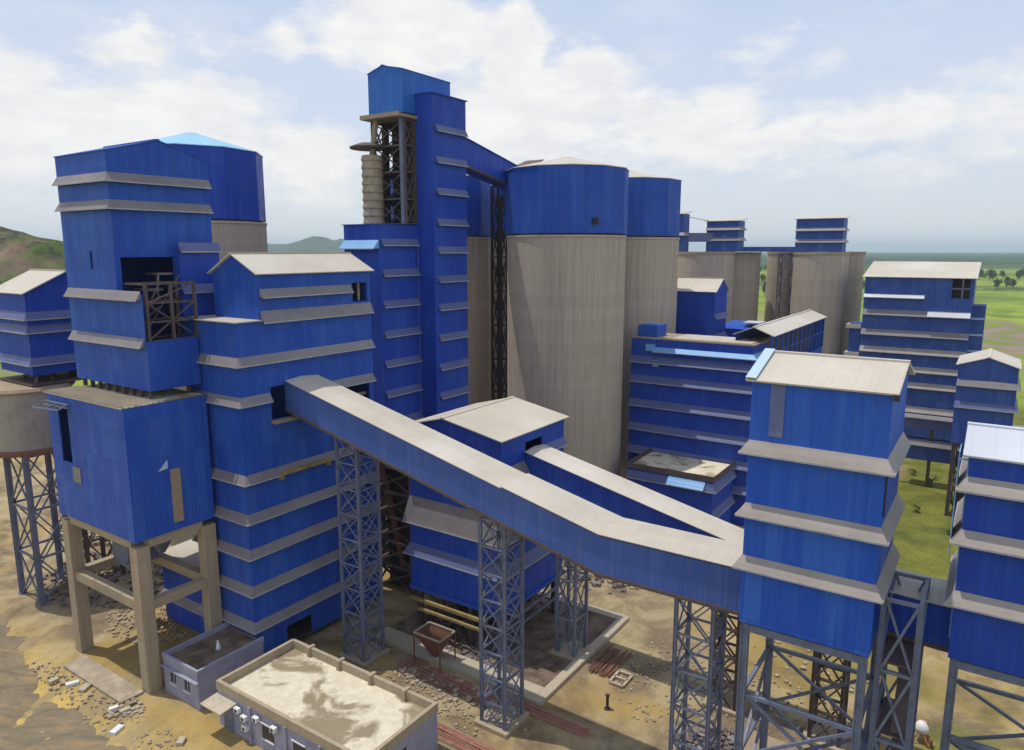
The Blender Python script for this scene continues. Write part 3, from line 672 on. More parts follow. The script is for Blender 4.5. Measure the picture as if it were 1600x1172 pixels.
conveyor('long_conveyor', 'long blue enclosed conveyor with cream roof sloping to the front tower', 42.5, 46.0, pts1, 2.75, steps=(1,))
pts2 = [(33.3,20.0),(15,15.8),(4,13.6)]
conveyor('rear_conveyor', 'second blue conveyor with cream roof leaving the mill house opening', 55.0, 58.0, [(35.55,19.4),(15,14.85),(5,12.8)], 2.4, 'blue_deep')
conveyor('link_conveyor', 'short conveyor bridging the two blue towers at the right', 43.0, 46.2, [(3.93,19.3),(.57,19.2)], 2.4, 'blue_deep')
lattice('trestle_tower', 'slender lattice trestle nearest the stepped building', 43.3, 45.7, 2.75, 2.75, 21.6, 2.3, group='lattice trestles under the long conveyor')
lattice('trestle_tower', 'slender lattice trestle standing in the middle under the long conveyor', 42.6, 29.4, 2.75, 2.5, 17.6, 2.3, group='lattice trestles under the long conveyor')
lattice('trestle_tower', 'lattice trestle under the conveyor end beside the front tower', 42.6, 13.2, 2.75, 2.7, 15.7, 2.6, group='lattice trestles under the long conveyor')
g2 = 'trestles under the rear conveyor'
lattice('trestle_tower', 'thin dark trestle on the concrete pad beside the mill house', 54.9, 29.95, 2.5, 2.2, 15.5, 4.4, .26, .1, group=g2)
lattice('trestle_tower', 'dark trestle crowded between the conveyor end and the front tower legs', 55.3, 15.0, 2.4, 2.4, 12.3, 2.6, .26, .12, 'steel_brown', group=g2)
lattice('trestle_tower', 'dark trestle seen between the legs of the front tower', 55.3, 7.0, 2.4, 2.4, 11.0, 2.8, .26, .12, 'steel_brown', group=g2)
# open steel stair frame between the two towers
T = Thing('open_steel_frame', 'open cross-braced steel frame on the right side of the front tower', 'steel frame', 39.9, 1.75)
frame(T, (39.9,1.75,43.9,3.7), 0, 20.2, [4.0,8.1,12.1,16.1,20.1], .26, .13, 'steel', True, beam=.18)
for z in (4.1, 8.3, 12.4, 16.5):
    m = MB(); m.box(40.1,1.9,z,43.8,3.4,z+.08); T.part('grating_floor', m, 'steel_brown')
m = MB()
for k in range(4):
    z = 4.1*k+.2; m.bar((40.4,2.4,z),(43.4,2.4,z+4.0),.7,.1)
T.part('stair_flight', m, 'steel_brown')

# --- right-middle buildings
T = Thing('packing_house', 'blue banded packing house with flat dusty roof right of the big silo', 'building', 97.65, 26.9)
pk = (97.65, 26.9, 104.6, 44.6)
block(T, pk, 0, 25.3, 'blue_deep', floor=False)
m = MB(); m.box(97.5,26.75,25.32,104.75,44.75,25.5); T.part('roof', m, 'tan')
m = MB(); m.box(97.9,27.3,25.52,104.0,38.5,25.62); T.part('roof_sheeting', m, 'roof')
for z in (22.1, 19.2, 15.6, 12.0, 8.5, 5.0):
    m = MB(); hood(m, pk, z-.2, ('a-','b-'), h=.9, out=.7); T.part('weather_hood', m, 'hood_blue')
m = MB(); hood(m, pk, 23.6, ('a-','b-'), h=.6, out=.7, rng={'a-': (26.9, 41)}); T.part('light_canopy', m, 'skylight')
m = MB(); m.box(97.3,40.8,23.6,97.6,42.2,24.6); m.box(97.2,40.2,21.4,97.5,41.0,22.3); T.part('loose_blue_sheet', m, 'skylight')
m = MB(); m.box(98.5,41,25.52,102,44,27.2); T.part('roof_cabin', m, 'blue')
T = Thing('flat_roofed_annex', 'low blue annex with dirty flat roof in front of the packing house', 'annex', 92.0, 30.6)
an = (88.5, 28.5, 97.0, 40.5)
block(T, an, 0, 8.6, 'blue_deep', floor=False)
m = MB(); m.face('a-', 88.3, 28.3, 40.7, 8.6, 9.3); m.face('b-', 28.3, 88.3, 97.2, 8.6, 9.3); m.face('b+', 40.7, 88.3, 97.2, 8.6, 9.3); T.part('parapet', m, 'steel_brown')
m = MB(); m.box(88.5,28.5,8.62,97.0,40.5,8.75); T.part('roof', m, 'screed')
hoods(T, an, [7.3], ('a-','b-'), 'hood_blue', h=1.0); 
m = MB(); hood(m, (88.42,28.42,97,40.5), 7.5, ('a-',), h=.9, out=.85, rng={'a-': (29.5, 34.5)}); T.part('light_canopy', m, 'skylight')
hoods(T, an, [3.6], ('b-',), 'hood_blue', h=1.0)
T = Thing('gable_block', 'deep blue gabled block with cream roof right of the rear silo', 'building', 120, 38.5)
gb = (121, 40.2, 127.5, 52)
block(T, gb, 0, 31.2, 'blue_deep', tops={'b-': 33.2, 'b+': 33.2}, floor=False); gable(T, gb, 31.2, 33.2, 'b', 'roof_y')
block(T, (122.2,52.02,127.3,58), 0, 30.0, 'blue_deep', floor=False, name='rear_wall', sides=('a-','b+')); m = MB(); m.box(121.9,52.3,30.02,127.5,58.2,30.2); T.part('rear_roof', m, 'roof')
hoods(T, gb, [26.5, 23.0, 19.5], ('b-',), 'hood_blue', h=.8)
T = Thing('small_blue_shed', 'small dark blue shed with a bright roof patch between silo groups', 'shed', 128, 35)
block(T, (128.5,33.5,136,41.5), 0, 24.2, 'blue_deep', floor=False); shed(T, (128.5,33.5,136,41.5), 24.2, 24.9, 'blue')
m = MB(); m.box(130,35,25.1,134,38,25.3); T.part('roof_light', m, 'roof_white')
T = Thing('inclined_gallery', 'gallery with cream gable roof and open latticed side behind the packing house', 'gallery', 98, 25)
ga = (100.5, 25.2, 135, 30.2)
gable(T, ga, 26.6, 27.6, 'a', 'roof', oh=.3)
m = MB(); m.face('b-', 25.3, 100.5, 135, 20.2, 21.4); m.face('a+', 135, 25.3, 30.2, 20.2, 26.6); m.face('b+', 30.2, 100.5, 135, 20.2, 26.6); T.part('side_wall', m, 'blue')
m = MB()
for k in range(13):
    a = 100.6+k*2.86; m.box(a, 25.25, 21.41, a+.35, 25.5, 26.55)
for z in (23.9, 26.2): m.box(100.5, 25.21, z, 135, 25.24, z+.25)
T.part('side_lattice', m, 'blue')
m = MB(); m.box(100.7,27.0,21.0,134.8,28.8,25.8); T.part('dark_interior', m, 'steel_brown')
frame(T, (104,25.6,107,29.8), 0, 20.1, [6.6,13.3,20], .4, .18, 'steel', True); frame(T, (128,25.6,131,29.8), 0, 20.1, [6.6,13.3,20], .4, .18, 'steel', True)

# --- far silo groups
def far_silo(label, a, b, r, z, gap=False):
    T = Thing('plain_silo', label, 'silo', a, b, 0, 'bare concrete silos in the background')
    m = MB(); m.lathe(a, b, [(r,-.5),(r,z)], 48); T.part('shell', m, 'conc', smooth=False)
    m = MB(); m.lathe(a, b, [(r+.15,z-.4),(r+.15,z+.1)], 48); T.part('top_rim', m, 'conc_col')
def at(u, Y):   # metres: lateral offset worked out on paper for the far group
    x = (u-800)/1130*(Y*.9854+.5*.17); return AB(x, Y)
a, b = at(1283,150); far_silo('broad bare silo carrying a blue penthouse, front of the right group', a, b, 5.3, 37.5); PA = (a, b)
a, b = at(1322,159); far_silo('bare silo at the right end of the far group', a, b, 3.8, 37.6)
a, b = at(1232,162); far_silo('bare silo at the left end of the right-hand far group', a, b, 4.3, 37.6)
a, b = at(1103,150); far_silo('bare silo just right of the big crowned silos', a, b, 5.6, 37.6); PB = (a, b)
a, b = at(1150,160); far_silo('brownish bare silo beside the green gap between far groups', a, b, 5.2, 37.5)
T = Thing('elevator_shaft', 'dark lattice shaft against the far right silo group', 'tower', *at(1243,157))
a, b = at(1229,154); frame(T, (a-1.3,b-1.3,a+1.3,b+1.3), 0, 37.4, levels(37.2,9), .3, .12, 'hood', True)
def penthouse(name, label, u, Y, wa, wb, z0, z1, lv):
    a, b = at(u, Y); T = Thing(name, label, 'rooftop house', a, b, z0, 'blue houses on the far silo tops')
    rc = (a-wa/2, b-wb/2, a+wa/2, b+wb/2)
    block(T, rc, z0, z1, 'blue_far', floor=False); shed(T, rc, z1, z1+.5, 'roof', oh=.4)
    for z in lv:
        m = MB(); hood(m, rc, z, ('a-','b-'), h=.6, out=.5); T.part('weather_hood', m, 'hood')
penthouse('rooftop_house', 'blue banded house on the broad right-hand far silo', 1281, 150, 4, 9.0, 37.65, 44.3, [41.9,39.6])
penthouse('rooftop_house', 'blue banded house on the left far silo group', 1132, 152, 4, 6.6, 37.7, 43.9, [42.1,40.0])
penthouse('rooftop_house', 'narrow blue house peeking out right of the crowned silos', 1058, 152, 3.2, 3.6, 37.7, 45.3, [41])
T = Thing('silo_top_bridge', 'thin horizontal bridge linking the two left rooftop houses', 'bridge', *at(1088,152))
pA, pB = at(1062,152), at(1112,152); m = MB(); m.bar((*pA,40.6),(*pB,40.6),1.5,1.8); T.part('deck_box', m, 'hood_blue')
m = MB(); m.bar((*pA,45.0),(*pB,43.8),.1); T.part('stay_cable', m, 'steel')
T = Thing('silo_top_duct', 'low blue gallery running between the far silo groups', 'gallery', *at(1200,155))
pA, pB = at(1155,155), at(1252,151); m = MB(); m.bar((*pA,38.2),(*pB,38.2),1.6,1.0); T.part('casing', m, 'blue_far')

# --- far right process building
T = Thing('far_process_building', 'wide blue banded building with sloping cream roof at the far right', 'building', 153.9, 4.3)
fp = (153.9, 4.3, 165.9, 22.0)
block(T, fp, 3.0, 33.1, 'blue_far', {'a-': [(4.8,7.6,29.4,32.9)], 'b-': [(154.2,156.9,29.4,32.9)]})
shed(T, fp, 33.1, 35.6, 'roof', oh=.5)
for zb in (25.7,21.9,18.6,15.2,12.2,7.6):
    m = MB(); hood(m, fp, zb+.2, ('a-',), h=1.0, out=.6); T.part('weather_hood', m, 'hood_tan' if zb < 20 else 'hood')
m = MBo(5.4,-4.4); hood(m, (148.4,8.7,160,26.4), 29.2, ('a-',), h=.6, out=.6, rng={'a-': (16.2,26.4)}); T.part('light_canopy', m, 'roof_white')
m = MBo(5.4,-4.4); hood(m, (148.4,8.7,160,26.4), 25.95, ('a-',), h=.8, out=.7, rng={'a-': (8.74,15.5)}); T.part('light_canopy', m, 'roof_white')
m = MBo(5.4,-4.4); m.box(148.4,10.2,29.4,148.48,10.5,32.9); m.box(148.4,9.2,31.0,148.48,12.0,31.25); T.part('opening_frame', m, 'steel')
m = MBo(5.4,-4.4); m.box(150.5,12.1,29.4,150.7,9.0,33.0); T.part('inner_partition', m, 'dark')
m = MBo(5.4,-4.4); m.box(148.9,26.5,8,152,28.6,24); T.part('side_box', m, 'blue_far')
for z in (12.5,17.5,23): 
    m = MBo(5.4,-4.4); m.box(148.4,26.5,z,152,29.2,z+.8); T.part('side_ledge', m, 'roof')
m = MBo(5.4,-4.4); m.box(152.5,6.6,8,158,8.7,28.0); T.part('right_wing', m, 'blue_far')
for z in (25.4, 22.4, 19.4):
    m = MBo(5.4,-4.4); m.box(152.2,6.4,z,152.49,8.7,z+.35); T.part('wing_ledge', m, 'roof_pale')
m = MBo(5.4,-4.4)
for k in range(5): m.box(148.9,9.4+k*4,0,149.4,9.9+k*4,3.0)
T.part('base_column', m, 'steel_brown')
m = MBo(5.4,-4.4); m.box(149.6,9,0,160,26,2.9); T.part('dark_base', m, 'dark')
T = Thing('gabled_silo_house', 'blue gable-fronted house with pale roof right of the far building', 'building', 118, 4)
gs = (117.9, -2.9, 128, 4.1)
block(T, gs, 11.0, 22.3, 'blue_far', tops={'a-': 23.5, 'a+': 23.5}); gable(T, gs, 22.3, 23.5, 'a', 'roof', oh=.3)
hoods(T, gs, [16.3], ('a-','b-'), 'hood_blue', h=.8); m = MB(); hood(m, gs, 19.4, ('a-','b-'), h=.8); T.part('weather_hood', m, 'hood')
frame(T, (118.2,-2.7,127.6,3.9), 0, 11.0, [5.4,10.8], .5, .2, 'steel_brown', True)
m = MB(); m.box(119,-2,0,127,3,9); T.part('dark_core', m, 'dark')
T = Thing('low_pipe_rack', 'low blue-grey rack gallery crossing in front of the far building', 'gallery', 130, 0)
m = MB(); m.box(131,-14,9.6,133.6,12.5,11.2); T.part('gallery_box', m, 'hood_blue')
m = MB(); m.box(130.7,-14.2,11.22,133.9,12.7,11.35); T.part('roof', m, 'hood')
m = MB(); m.box(131.2,-2,4.4,133.4,10.8,7.4); T.part('lower_box', m, 'blue_far')
m = MB(); hood(m, (131.2,-2,133.4,10.8), 6.9, ('a-',), h=.8); T.part('weather_hood', m, 'hood')
for k in range(6):
    m = MB(); m.box(131.6,-13+k*5,-.1,132.1,-12.5+k*5,9.58); T.part('column', m, 'steel_brown')

# --- single storey site buildings in front
T = Thing('flat_roof_switch_room', 'single storey lime washed building with stained cream flat roof, front', 'building', 30.84, 32.9, turn=0)
s = (30.84, 32.9, 38.5, 49.5)
m = MB(); m.face('a-', 30.84, 32.9, 49.5, -.1, 3.1); m.face('b-', 32.9, 30.84, 38.5, -.1, 3.1); m.face('a+', 38.5, 32.9, 49.5, -.1, 3.1); m.face('b+', 49.5, 30.84, 38.5, -.1, 3.1); T.part('wall', m, 'lime')
m = MB(); m.box(30.96,33.02,3.0,38.38,49.38,3.12); T.part('roof_slab', m, 'screed')
m = MB()
for (x0,y0,x1,y1) in ((30.78,32.84,31.08,49.56),(38.26,32.84,38.56,49.56),(31.08,32.84,38.26,33.14),(31.08,49.26,38.26,49.56)): m.box(x0,y0,3.1,x1,y1,3.85)
T.part('parapet', m, 'conc_col')
for k in range(4):
    m = MB(); b = 35.8+k*3.7; m.box(38.0,b,3.12,38.75,b+.3,3.98); T.part('parapet_pier', m, 'conc_col')
for b in (37.2, 41.0, 45.2):
    m = MB(); m.box(30.7,b,-.1,30.835,b+.3,3.09); T.part('wall_pilaster', m, 'lime')
m = MB(); m.slab([(29.3,47.0,2.62),(30.83,47.0,2.75),(30.83,49.6,2.75),(29.3,49.6,2.62)],.1); T.part('door_canopy', m, 'conc_slab')
m = MB(); m.box(30.79,47.6,-.1,30.835,48.8,2.2); T.part('door', m, 'steel')
for b in (42.6, 39.0, 34.6):
    m = MB(); m.box(30.78,b,1.1,30.835,b+1.3,2.3); o = T.part('window', m, 'glass')
    m = MB(); m.box(30.7,b-.1,.98,30.775,b+1.4,1.08); m.box(30.7,b-.1,2.32,30.775,b+1.4,2.42); T.part('window_frame', m, 'white', parent=o)
m = MB(); m.box(33.6,32.84,1.1,34.9,32.895,2.3); T.part('window', m, 'glass')
for k, (b, z) in enumerate(((46.3,2.3),(45.5,1.9),(44.0,2.4),(45.4,1.1),(41.9,2.4))):
    U = Thing('air_conditioner', ['white air conditioner highest on the wall, next to the canopy','white air conditioner in the middle of the wall cluster','white air conditioner set apart to the right of the cluster','white air conditioner lowest on the wall','white air conditioner nearest the bottom edge of the photo'][k], 'air conditioner', 30.8, b, z, 'air conditioners on the switch room wall')
    m = MB(); m.box(30.38,b,z,30.69,b+.55,z+.4); U.part('casing', m, 'white'); m = MB(); m.box(30.3,b+.05,z-.1,30.8,b+.1,z-.01); m.box(30.3,b+.45,z-.1,30.8,b+.5,z-.01); U.part('bracket', m, 'steel')
    m = MB(); m.rod((30.375,b+.28,z+.2),(30.355,b+.28,z+.2),.15,16); U.part('fan_grille', m, 'glass')
T = Thing('small_annex', 'small lime washed annex with dark dirty roof beside the concrete column', 'building', 30.2, 52.33)
m = MB(); m.face('a-', 30.9, 52.33, 57.4, -.1, 3.2, holes=[(55.6,56.5,1.2,2.3),(53.6,54.4,1.2,2.3)]); m.face('b-', 52.33, 30.9, 37.4, -.1, 3.2); m.face('b+', 57.4, 30.9, 37.4, -.1, 3.2); m.face('a+', 37.4, 52.33, 57.4, -.1, 3.2); T.part('wall', m, 'lime')
m = MB(); m.box(31.02,52.45,3.0,37.28,57.28,3.15); T.part('roof_slab', m, 'screed_dark')
m = MB()
for (x0,y0,x1,y1) in ((30.84,52.27,31.06,57.46),(31.06,52.27,37.46,52.5),(31.06,57.25,37.46,57.46)): m.box(x0,y0,3.15,x1,y1,3.6)
T.part('parapet', m, 'lime')
for b in (55.6, 53.6):
    m = MB(); m.box(31.04,b,1.2,31.08,b+.9,2.3); o = T.part('window', m, 'glass'); m = MB(); m.box(30.8,b-.08,1.08,30.895,b+.98,1.18); m.box(30.96,b+.43,1.21,31.0,b+.47,2.29); T.part('window_frame', m, 'white', parent=o)
m = MB(); m.box(30.6,52.2,2.5,30.89,57.4,2.58); T.part('sun_shade', m, 'lime')
m = MB(); m.lathe(34.4,54.6,[(.2,3.16),(.24,3.2),(.05,4.0)],8); single('plastic_sack', m, 'white', 'small white sack left on the dark annex roof', 'sack', 34.4, 54.6, 3.15)

# ---------------------------------------------------------------- ground objects
def pad(name, label, rect, z, mat, cat='pad'):
    m = MB(); m.box(rect[0],rect[1],-.3,rect[2],rect[3],z); return single(name, m, mat, label, cat, rect[0], rect[1])
T = Thing('concrete_pad', 'concrete pad with a pale kerb round the mill house', 'pad', 46.8, 29.2)
m = MB(); m.box(49.4,29.9,-.3,63.8,48.4,.16); T.part('slab', m, 'screed_dark')  # dark slab colour stands in for shade under the mill house
m = MB(); m.box(47.3,29.0,-.3,64.9,29.88,.34); m.box(63.82,29.9,-.3,64.9,48.6,.34); m.box(47.3,29.9,-.3,49.38,48.6,.34); T.part('kerb', m, 'conc_slab')
pad('footpath_slab', 'low dirty concrete slab in front of the two left concrete columns', (27.6,58.6,29.6,68.6), .22, 'rubble', 'slab')
def bars(name, label, a, b, n, L, dirn, sp, mat='bar_red', r=.045, z=.1, group=None, jit=.25):
    m = MB()
    for k in range(n):
        o = random.uniform(-jit, jit); zz = z+random.random()*.12
        if dirn == 'b': m.rod((a+k*sp+random.uniform(-.05,.05), b+o, zz), (a+k*sp+random.uniform(-.25,.25), b+L+o, zz+.02), r, 6)
        else: m.rod((a+o, b+k*sp+random.uniform(-.05,.05), zz), (a+L+o, b+k*sp+random.uniform(-.25,.25), zz+.02), r, 6)
    single(name, m, mat, label, 'steel bars', a, b, 0, group)
g = 'bundles of reddish steel bars on the ground'
bars('bar_bundle', 'long reddish bundle of bars on the ground before the mill house', 44.9, 31.5, 11, 11.5, 'b', .16, group=g, jit=.8)
bars('bar_bundle', 'reddish bars running under the middle trestle toward the open yard', 45.8, 24.0, 7, 8.5, 'b', .17, group=g, jit=.7)
bars('bar_bundle', 'reddish bars by the right end of the flat-roofed switch room', 39.3, 27.5, 9, 8.5, 'b', .18, group=g, jit=.6)
bars('bar_bundle', 'dark rusty stack of bars outside the pad kerb, next to the pale frame', 54.2, 26.0, 14, 4.6, 'a', .17, 'rust', .07, .15, group=g)
T = Thing('timber_frame', 'pale rectangular frame lying beside the rusty bar stack', 'frame', 54.4, 25.0)
m = MB()
for (p, q) in (((53.6,24.4),(55.6,24.4)),((55.6,24.4),(55.6,25.7)),((55.6,25.7),(53.6,25.7)),((53.6,25.7),(53.6,24.4)),((54.6,24.4),(54.6,25.7))): m.bar((*p,.15),(*q,.15),.22,.18)
T.part('bars', m, 'conc_slab')
m = MB(); m.lathe(50.2,24.2,[(.28,0),(.28,.06),(.12,.1),(.12,1.15),(.2,1.2),(.2,1.3)],10); single('post_stub', m, 'dark', 'lone dark stub post standing in the open yard', 'post', 50.2, 24.2)
def scatter_block(label, a, b, sx, sy, sz, t_):
    m = MB(); m.box(a-sx/2,b-sy/2,0,a+sx/2,b+sy/2,sz); single('concrete_block', m, 'white' if t_ else 'conc_slab', label, 'block', a, b, 0, 'pale blocks lying by the columns', turn=random.uniform(-40,40))
for k, (a, b) in enumerate(((26.0,66.9),(26.7,65.0),(27.0,63.4),(25.6,55.4),(27.3,57.4),(26.9,58.4),(27.7,49.9))):
    scatter_block(['pale block farthest left by the left column','pale block second from the left column','pale block midway between the columns','pale block alone on the yellow sand before the annex','pale block at the foot of the right column','pale block just left of the right column foot','pale block by the corner of the switch room'][k], a, b, random.uniform(.7,1.1), random.uniform(.4,.6), .3, k % 2)
def heap(name, label, a, b, ra, rb, n, smin, smax, mats, hgt=.6):
    m = MB()
    for k in range(n):
        rr = math.sqrt(random.random()); t_ = random.uniform(0, 2*math.pi); s_ = random.uniform(smin, smax)
        ca, cb = a+ra*rr*math.cos(t_), b+rb*rr*math.sin(t_); z = hgt*(1-rr)*random.random()
        vs = []
        for (dx, dy, dz) in ((-1,-1,-1),(1,-1,-1),(1,1,-1),(-1,1,-1),(-1,-1,1),(1,-1,1),(1,1,1),(-1,1,1)):
            vs.append((ca+dx*s_*random.uniform(.5,1), cb+dy*s_*random.uniform(.3,1), z+(dz*.5+.4)*s_*random.uniform(.5,1)))
        m.add(vs, [(0,3,2,1),(4,5,6,7),(0,1,5,4),(1,2,6,5),(2,3,7,6),(3,0,4,7)])
    single(name, m, mats, label, 'rubble', a, b, 0, None, 'stuff')
heap('rubble', 'pale rubble behind the pad beyond the rear conveyor', 78, 33, 7, 4, 420, .1, .5, 'rubble', .8)
heap('scrap', 'dark scrap scattered behind the pad', 77, 36, 9, 6, 260, .1, .5, 'rubble_dark', .6)
heap('rubble', 'rubble at the foot of the low annex by the packing house', 88, 30, 4, 9, 420, .12, .5, 'rubble', 1.0)
heap('rubble', 'white and red scrap beyond the grey hopper legs', 50, 100, 8, 10, 420, .15, .7, 'rubble', 1.0)
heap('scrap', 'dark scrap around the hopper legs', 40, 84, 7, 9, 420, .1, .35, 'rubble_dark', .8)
heap('rubble', 'pale stones on the sunny ground behind the concrete columns', 36.5, 70, 3.5, 6, 300, .05, .2, 'rubble', .3)
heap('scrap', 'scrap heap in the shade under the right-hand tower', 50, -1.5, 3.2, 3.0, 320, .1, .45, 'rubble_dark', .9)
heap('rubble', 'white rubbish under the right-hand tower', 52, -2.2, 2.0, 1.2, 60, .12, .4, 'white', .7)
heap('rubble', 'litter in the yard between the trestles', 45, 37, 1.6, 7, 120, .08, .28, 'rubble', .2)
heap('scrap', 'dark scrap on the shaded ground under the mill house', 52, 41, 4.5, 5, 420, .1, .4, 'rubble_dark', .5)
heap('scrap', 'scrap tangled about the foot of the trestle near the front tower', 50, 14, 3, 4, 260, .1, .4, 'rubble_dark', .9)
heap('rubble', 'stones along the edge of the slab by the column foot', 27.5, 57.6, 1.4, 1.6, 70, .06, .25, 'rubble', .2)
heap('rubble', 'pale stones scattered across the yard behind the front tower', 62, 14, 9, 9, 240, .05, .25, 'rubble', .1)
# rusty tray tank seen between the front tower legs
m = MB(); m.box(49.5,10.4,0,51.9,12.6,1.4); m.box(49.3,10.2,1.4,52.1,12.8,1.5); single('ochre_tank', m, 'tan', 'ochre box tank on the ground left of the front tower leg', 'tank', 49.5, 10.4)
heap('rubble', 'loose stones strewn along the edge of the dirt road', 26.5, 58, 1.6, 14, 320, .04, .16, 'rubble', .1)
heap('rubble', 'small debris spread over the open yard behind the middle trestle', 58, 20, 8, 6, 320, .04, .16, 'rubble', .1)
heap('rubble', 'small debris in the strip between the switch room and the trestles', 42, 40, 2.5, 9, 260, .04, .18, 'rubble', .1)
# small mixer on the grass
T = Thing('concrete_mixer', 'small white and orange concrete mixer on the grass at lower right', 'concrete mixer', 60.3, 2.0)
m = MB(); m.lathe(60.3,2.0,[(.18,.7),(.5,.95),(.52,1.25),(.26,1.65)],16); T.part('drum', m, 'white', smooth=True)
m = MB()
for (p, q) in (((59.7,1.4,.1),(60.0,2.0,1.2)),((60.9,1.4,.1),(60.6,2.0,1.2)),((59.7,2.6,.1),(60.0,2.0,1.2)),((60.9,2.6,.1),(60.6,2.0,1.2)),((59.7,1.4,.12),(60.9,1.4,.12)),((59.7,2.6,.12),(60.9,2.6,.12))): m.bar(p,q,.09)
T.part('stand', m, 'orange')
m = MB(); m.box(60.85,1.7,.6,61.35,2.3,1.2); T.part('motor_box', m, 'orange')
for s_ in (1.2, 2.8):
    m = MB(); m.rod((59.9,s_-.06,.28),(59.9,s_+.06,.28),.28,14); T.part('wheel', m, 'dark')

# ---------------------------------------------------------------- terrain
def terr(x, y):
    a, b = AB(x, y); z = 0
    k = max(0, min(1, (30-a)/8))*max(0, min(1, (b-38)/10))*max(0, min(1, (120-b)/20))
    z += k*.55*(noise.noise(Vector((x*.28, y*.12, 3)))+.3*noise.noise(Vector((x*.9, y*.9, 9))))
    d = math.hypot(x, y)
    if d > 170: z += min(1, (d-170)/150)*1.6*noise.noise(Vector((x*.012, y*.012, 1)))
    return z-.02
def grid_coords(lo, hi, fine0, fine1, step, grow=1.25):
    xs = []; v = fine0
    while v <= fine1: xs.append(v); v += step
    s_ = step; v = xs[-1]
    while v < hi: s_ *= grow; v += s_; xs.append(min(v, hi))
    s_ = step; v = xs[0]
    pre = []
    while v > lo: s_ *= grow; v -= s_; pre.append(max(v, lo))
    return pre[::-1]+xs
gx = grid_coords(-14000, 14000, -70, 60, 1.0); gy = grid_coords(-300, 16000, 15, 110, 1.0, 1.2)
m = MB(); m.v = [(x, y, terr(x, y)) for y in gy for x in gx]; w = len(gx)
m.f = [(j*w+i, j*w+i+1, (j+1)*w+i+1, (j+1)*w+i) for j in range(len(gy)-1) for i in range(w-1)]
o = link_mesh('ground', m, 'ground', True); o['kind'] = 'structure'; o['label'] = 'sandy factory yard passing into green fields'
# muddy track sweeping round the lower left
m = MB(); n = 300
for k in range(n+1):
    f = k/n; b = 112-f*78; ac = 19.4+.8*math.sin(f*5)+max(0, b-66)*.15
    for j in range(13):
        g_ = j/12; sd_ = 0 if g_ < .5 else 7; wv = 1.5*noise.noise(Vector((b*.16, sd_, 2)))+.8*noise.noise(Vector((b*.6, sd_, 4)))+.45*noise.noise(Vector((b*1.9, sd_, 8)))
        a = ac+(g_-.5)*11+wv*(1 if g_ in (0, 1) else .6); x, y = XY(a, b)
        m.v.append((x, y, terr(x, y)+.03+.05*(1-abs(g_*2-1))))
m.f = [(k*13+j, k*13+j+1, (k+1)*13+j+1, (k+1)*13+j) for k in range(n) for j in range(12)]
o = link_mesh('dirt_road', m, 'track', True); o['kind'] = 'structure'
# scrub hill on the left
def hill(name, cx, cy, rx, ry, hgt, seed, mat, n=70, rough=.35):
    m = MB()
    for j in range(n+1):
        for i in range(n+1):
            u = i/n*2-1; v_ = j/n*2-1; d = math.sqrt(u*u+v_*v_)
            e = max(0, 1-d*d)**1.2
            x, y = cx+u*rx, cy+v_*ry
            nn = noise.fractal(Vector((x/rx*2.3+seed, y/ry*2.3, seed)), 1.0, 2.0, 5)
            m.v.append((x, y, e*hgt*(1+rough*nn)-1.5))
    m.f = [(j*(n+1)+i, j*(n+1)+i+1, (j+1)*(n+1)+i+1, (j+1)*(n+1)+i) for j in range(n) for i in range(n)]
    o = link_mesh(name, m, mat, True); o['kind'] = 'structure'
hill('hill', -325, 345, 175, 190, 58, 3.1, 'hill', 150, .45)
hill('hill', -205, 380, 110, 130, 44, 5.2, 'hill', 120, .45)
hill('hill', -1000, 3900, 330, 350, 100, 8.3, 'far_hill', 50)
hill('hill', -1500, 4300, 600, 400, 75, 1.3, 'far_hill', 50)
hill('hill', -2900, 5000, 1100, 600, 100, 6.3, 'far_hill', 50)
# far wood reaching to the horizon
m = MB(); nr, na = 110, 460
for j in range(nr+1):
    r_ = 1500*(9500/1500)**(j/nr)
    for i in range(na+1):
        t_ = R(-48+96*i/na); x, y = r_*math.sin(t_), r_*math.cos(t_)
        big = noise.noise(Vector((x*.0022, y*.0016, 4))); cov = min(1, max(0, (r_-1650)/500+big*2.2))
        if j == nr: cov = 1
        h = cov*(8+5*noise.noise(Vector((x*.03, y*.03, 0)))+4*noise.noise(Vector((x*.008, y*.008, 5))))-(2.5 if cov < .1 else 0)
        m.v.append((x, y, h))
m.f = [(j*(na+1)+i, j*(na+1)+i+1, (j+1)*(na+1)+i+1, (j+1)*(na+1)+i) for j in range(nr) for i in range(na)]
o = link_mesh('forest', m, 'forest'); o['kind'] = 'stuff'; o['label'] = 'flat wood running to the horizon'; o['category'] = 'forest'

# trees
def crown_mesh(seed, r, h, z0, n=420, leaf_=.5):
    rnd = random.Random(seed); m = MB()
    cl = [(rnd.uniform(-.6,.6)*r, rnd.uniform(-.6,.6)*r, z0+h*rnd.uniform(.15,.85), r*rnd.uniform(.3,.55)) for _ in range(9)]
    for k in range(n):
        cx, cy, cz, cr = rnd.choice(cl)
        while True:
            p = Vector((rnd.uniform(-1,1), rnd.uniform(-1,1), rnd.uniform(-1,1)))
            if .3 < p.length < 1: break
        c_ = Vector((cx, cy, cz))+p*cr; u = Vector((rnd.gauss(0,1), rnd.gauss(0,1), rnd.gauss(0,1))).normalized()
        v_ = u.cross(Vector((rnd.gauss(0,1), rnd.gauss(0,1), rnd.gauss(0,1)))).normalized(); s_ = leaf_*rnd.uniform(.5,1.2)
        m.add([c_-u*s_, c_-v_*s_*.7, c_+u*s_, c_+v_*s_*.7], [(0,1,2,3)])
    return m
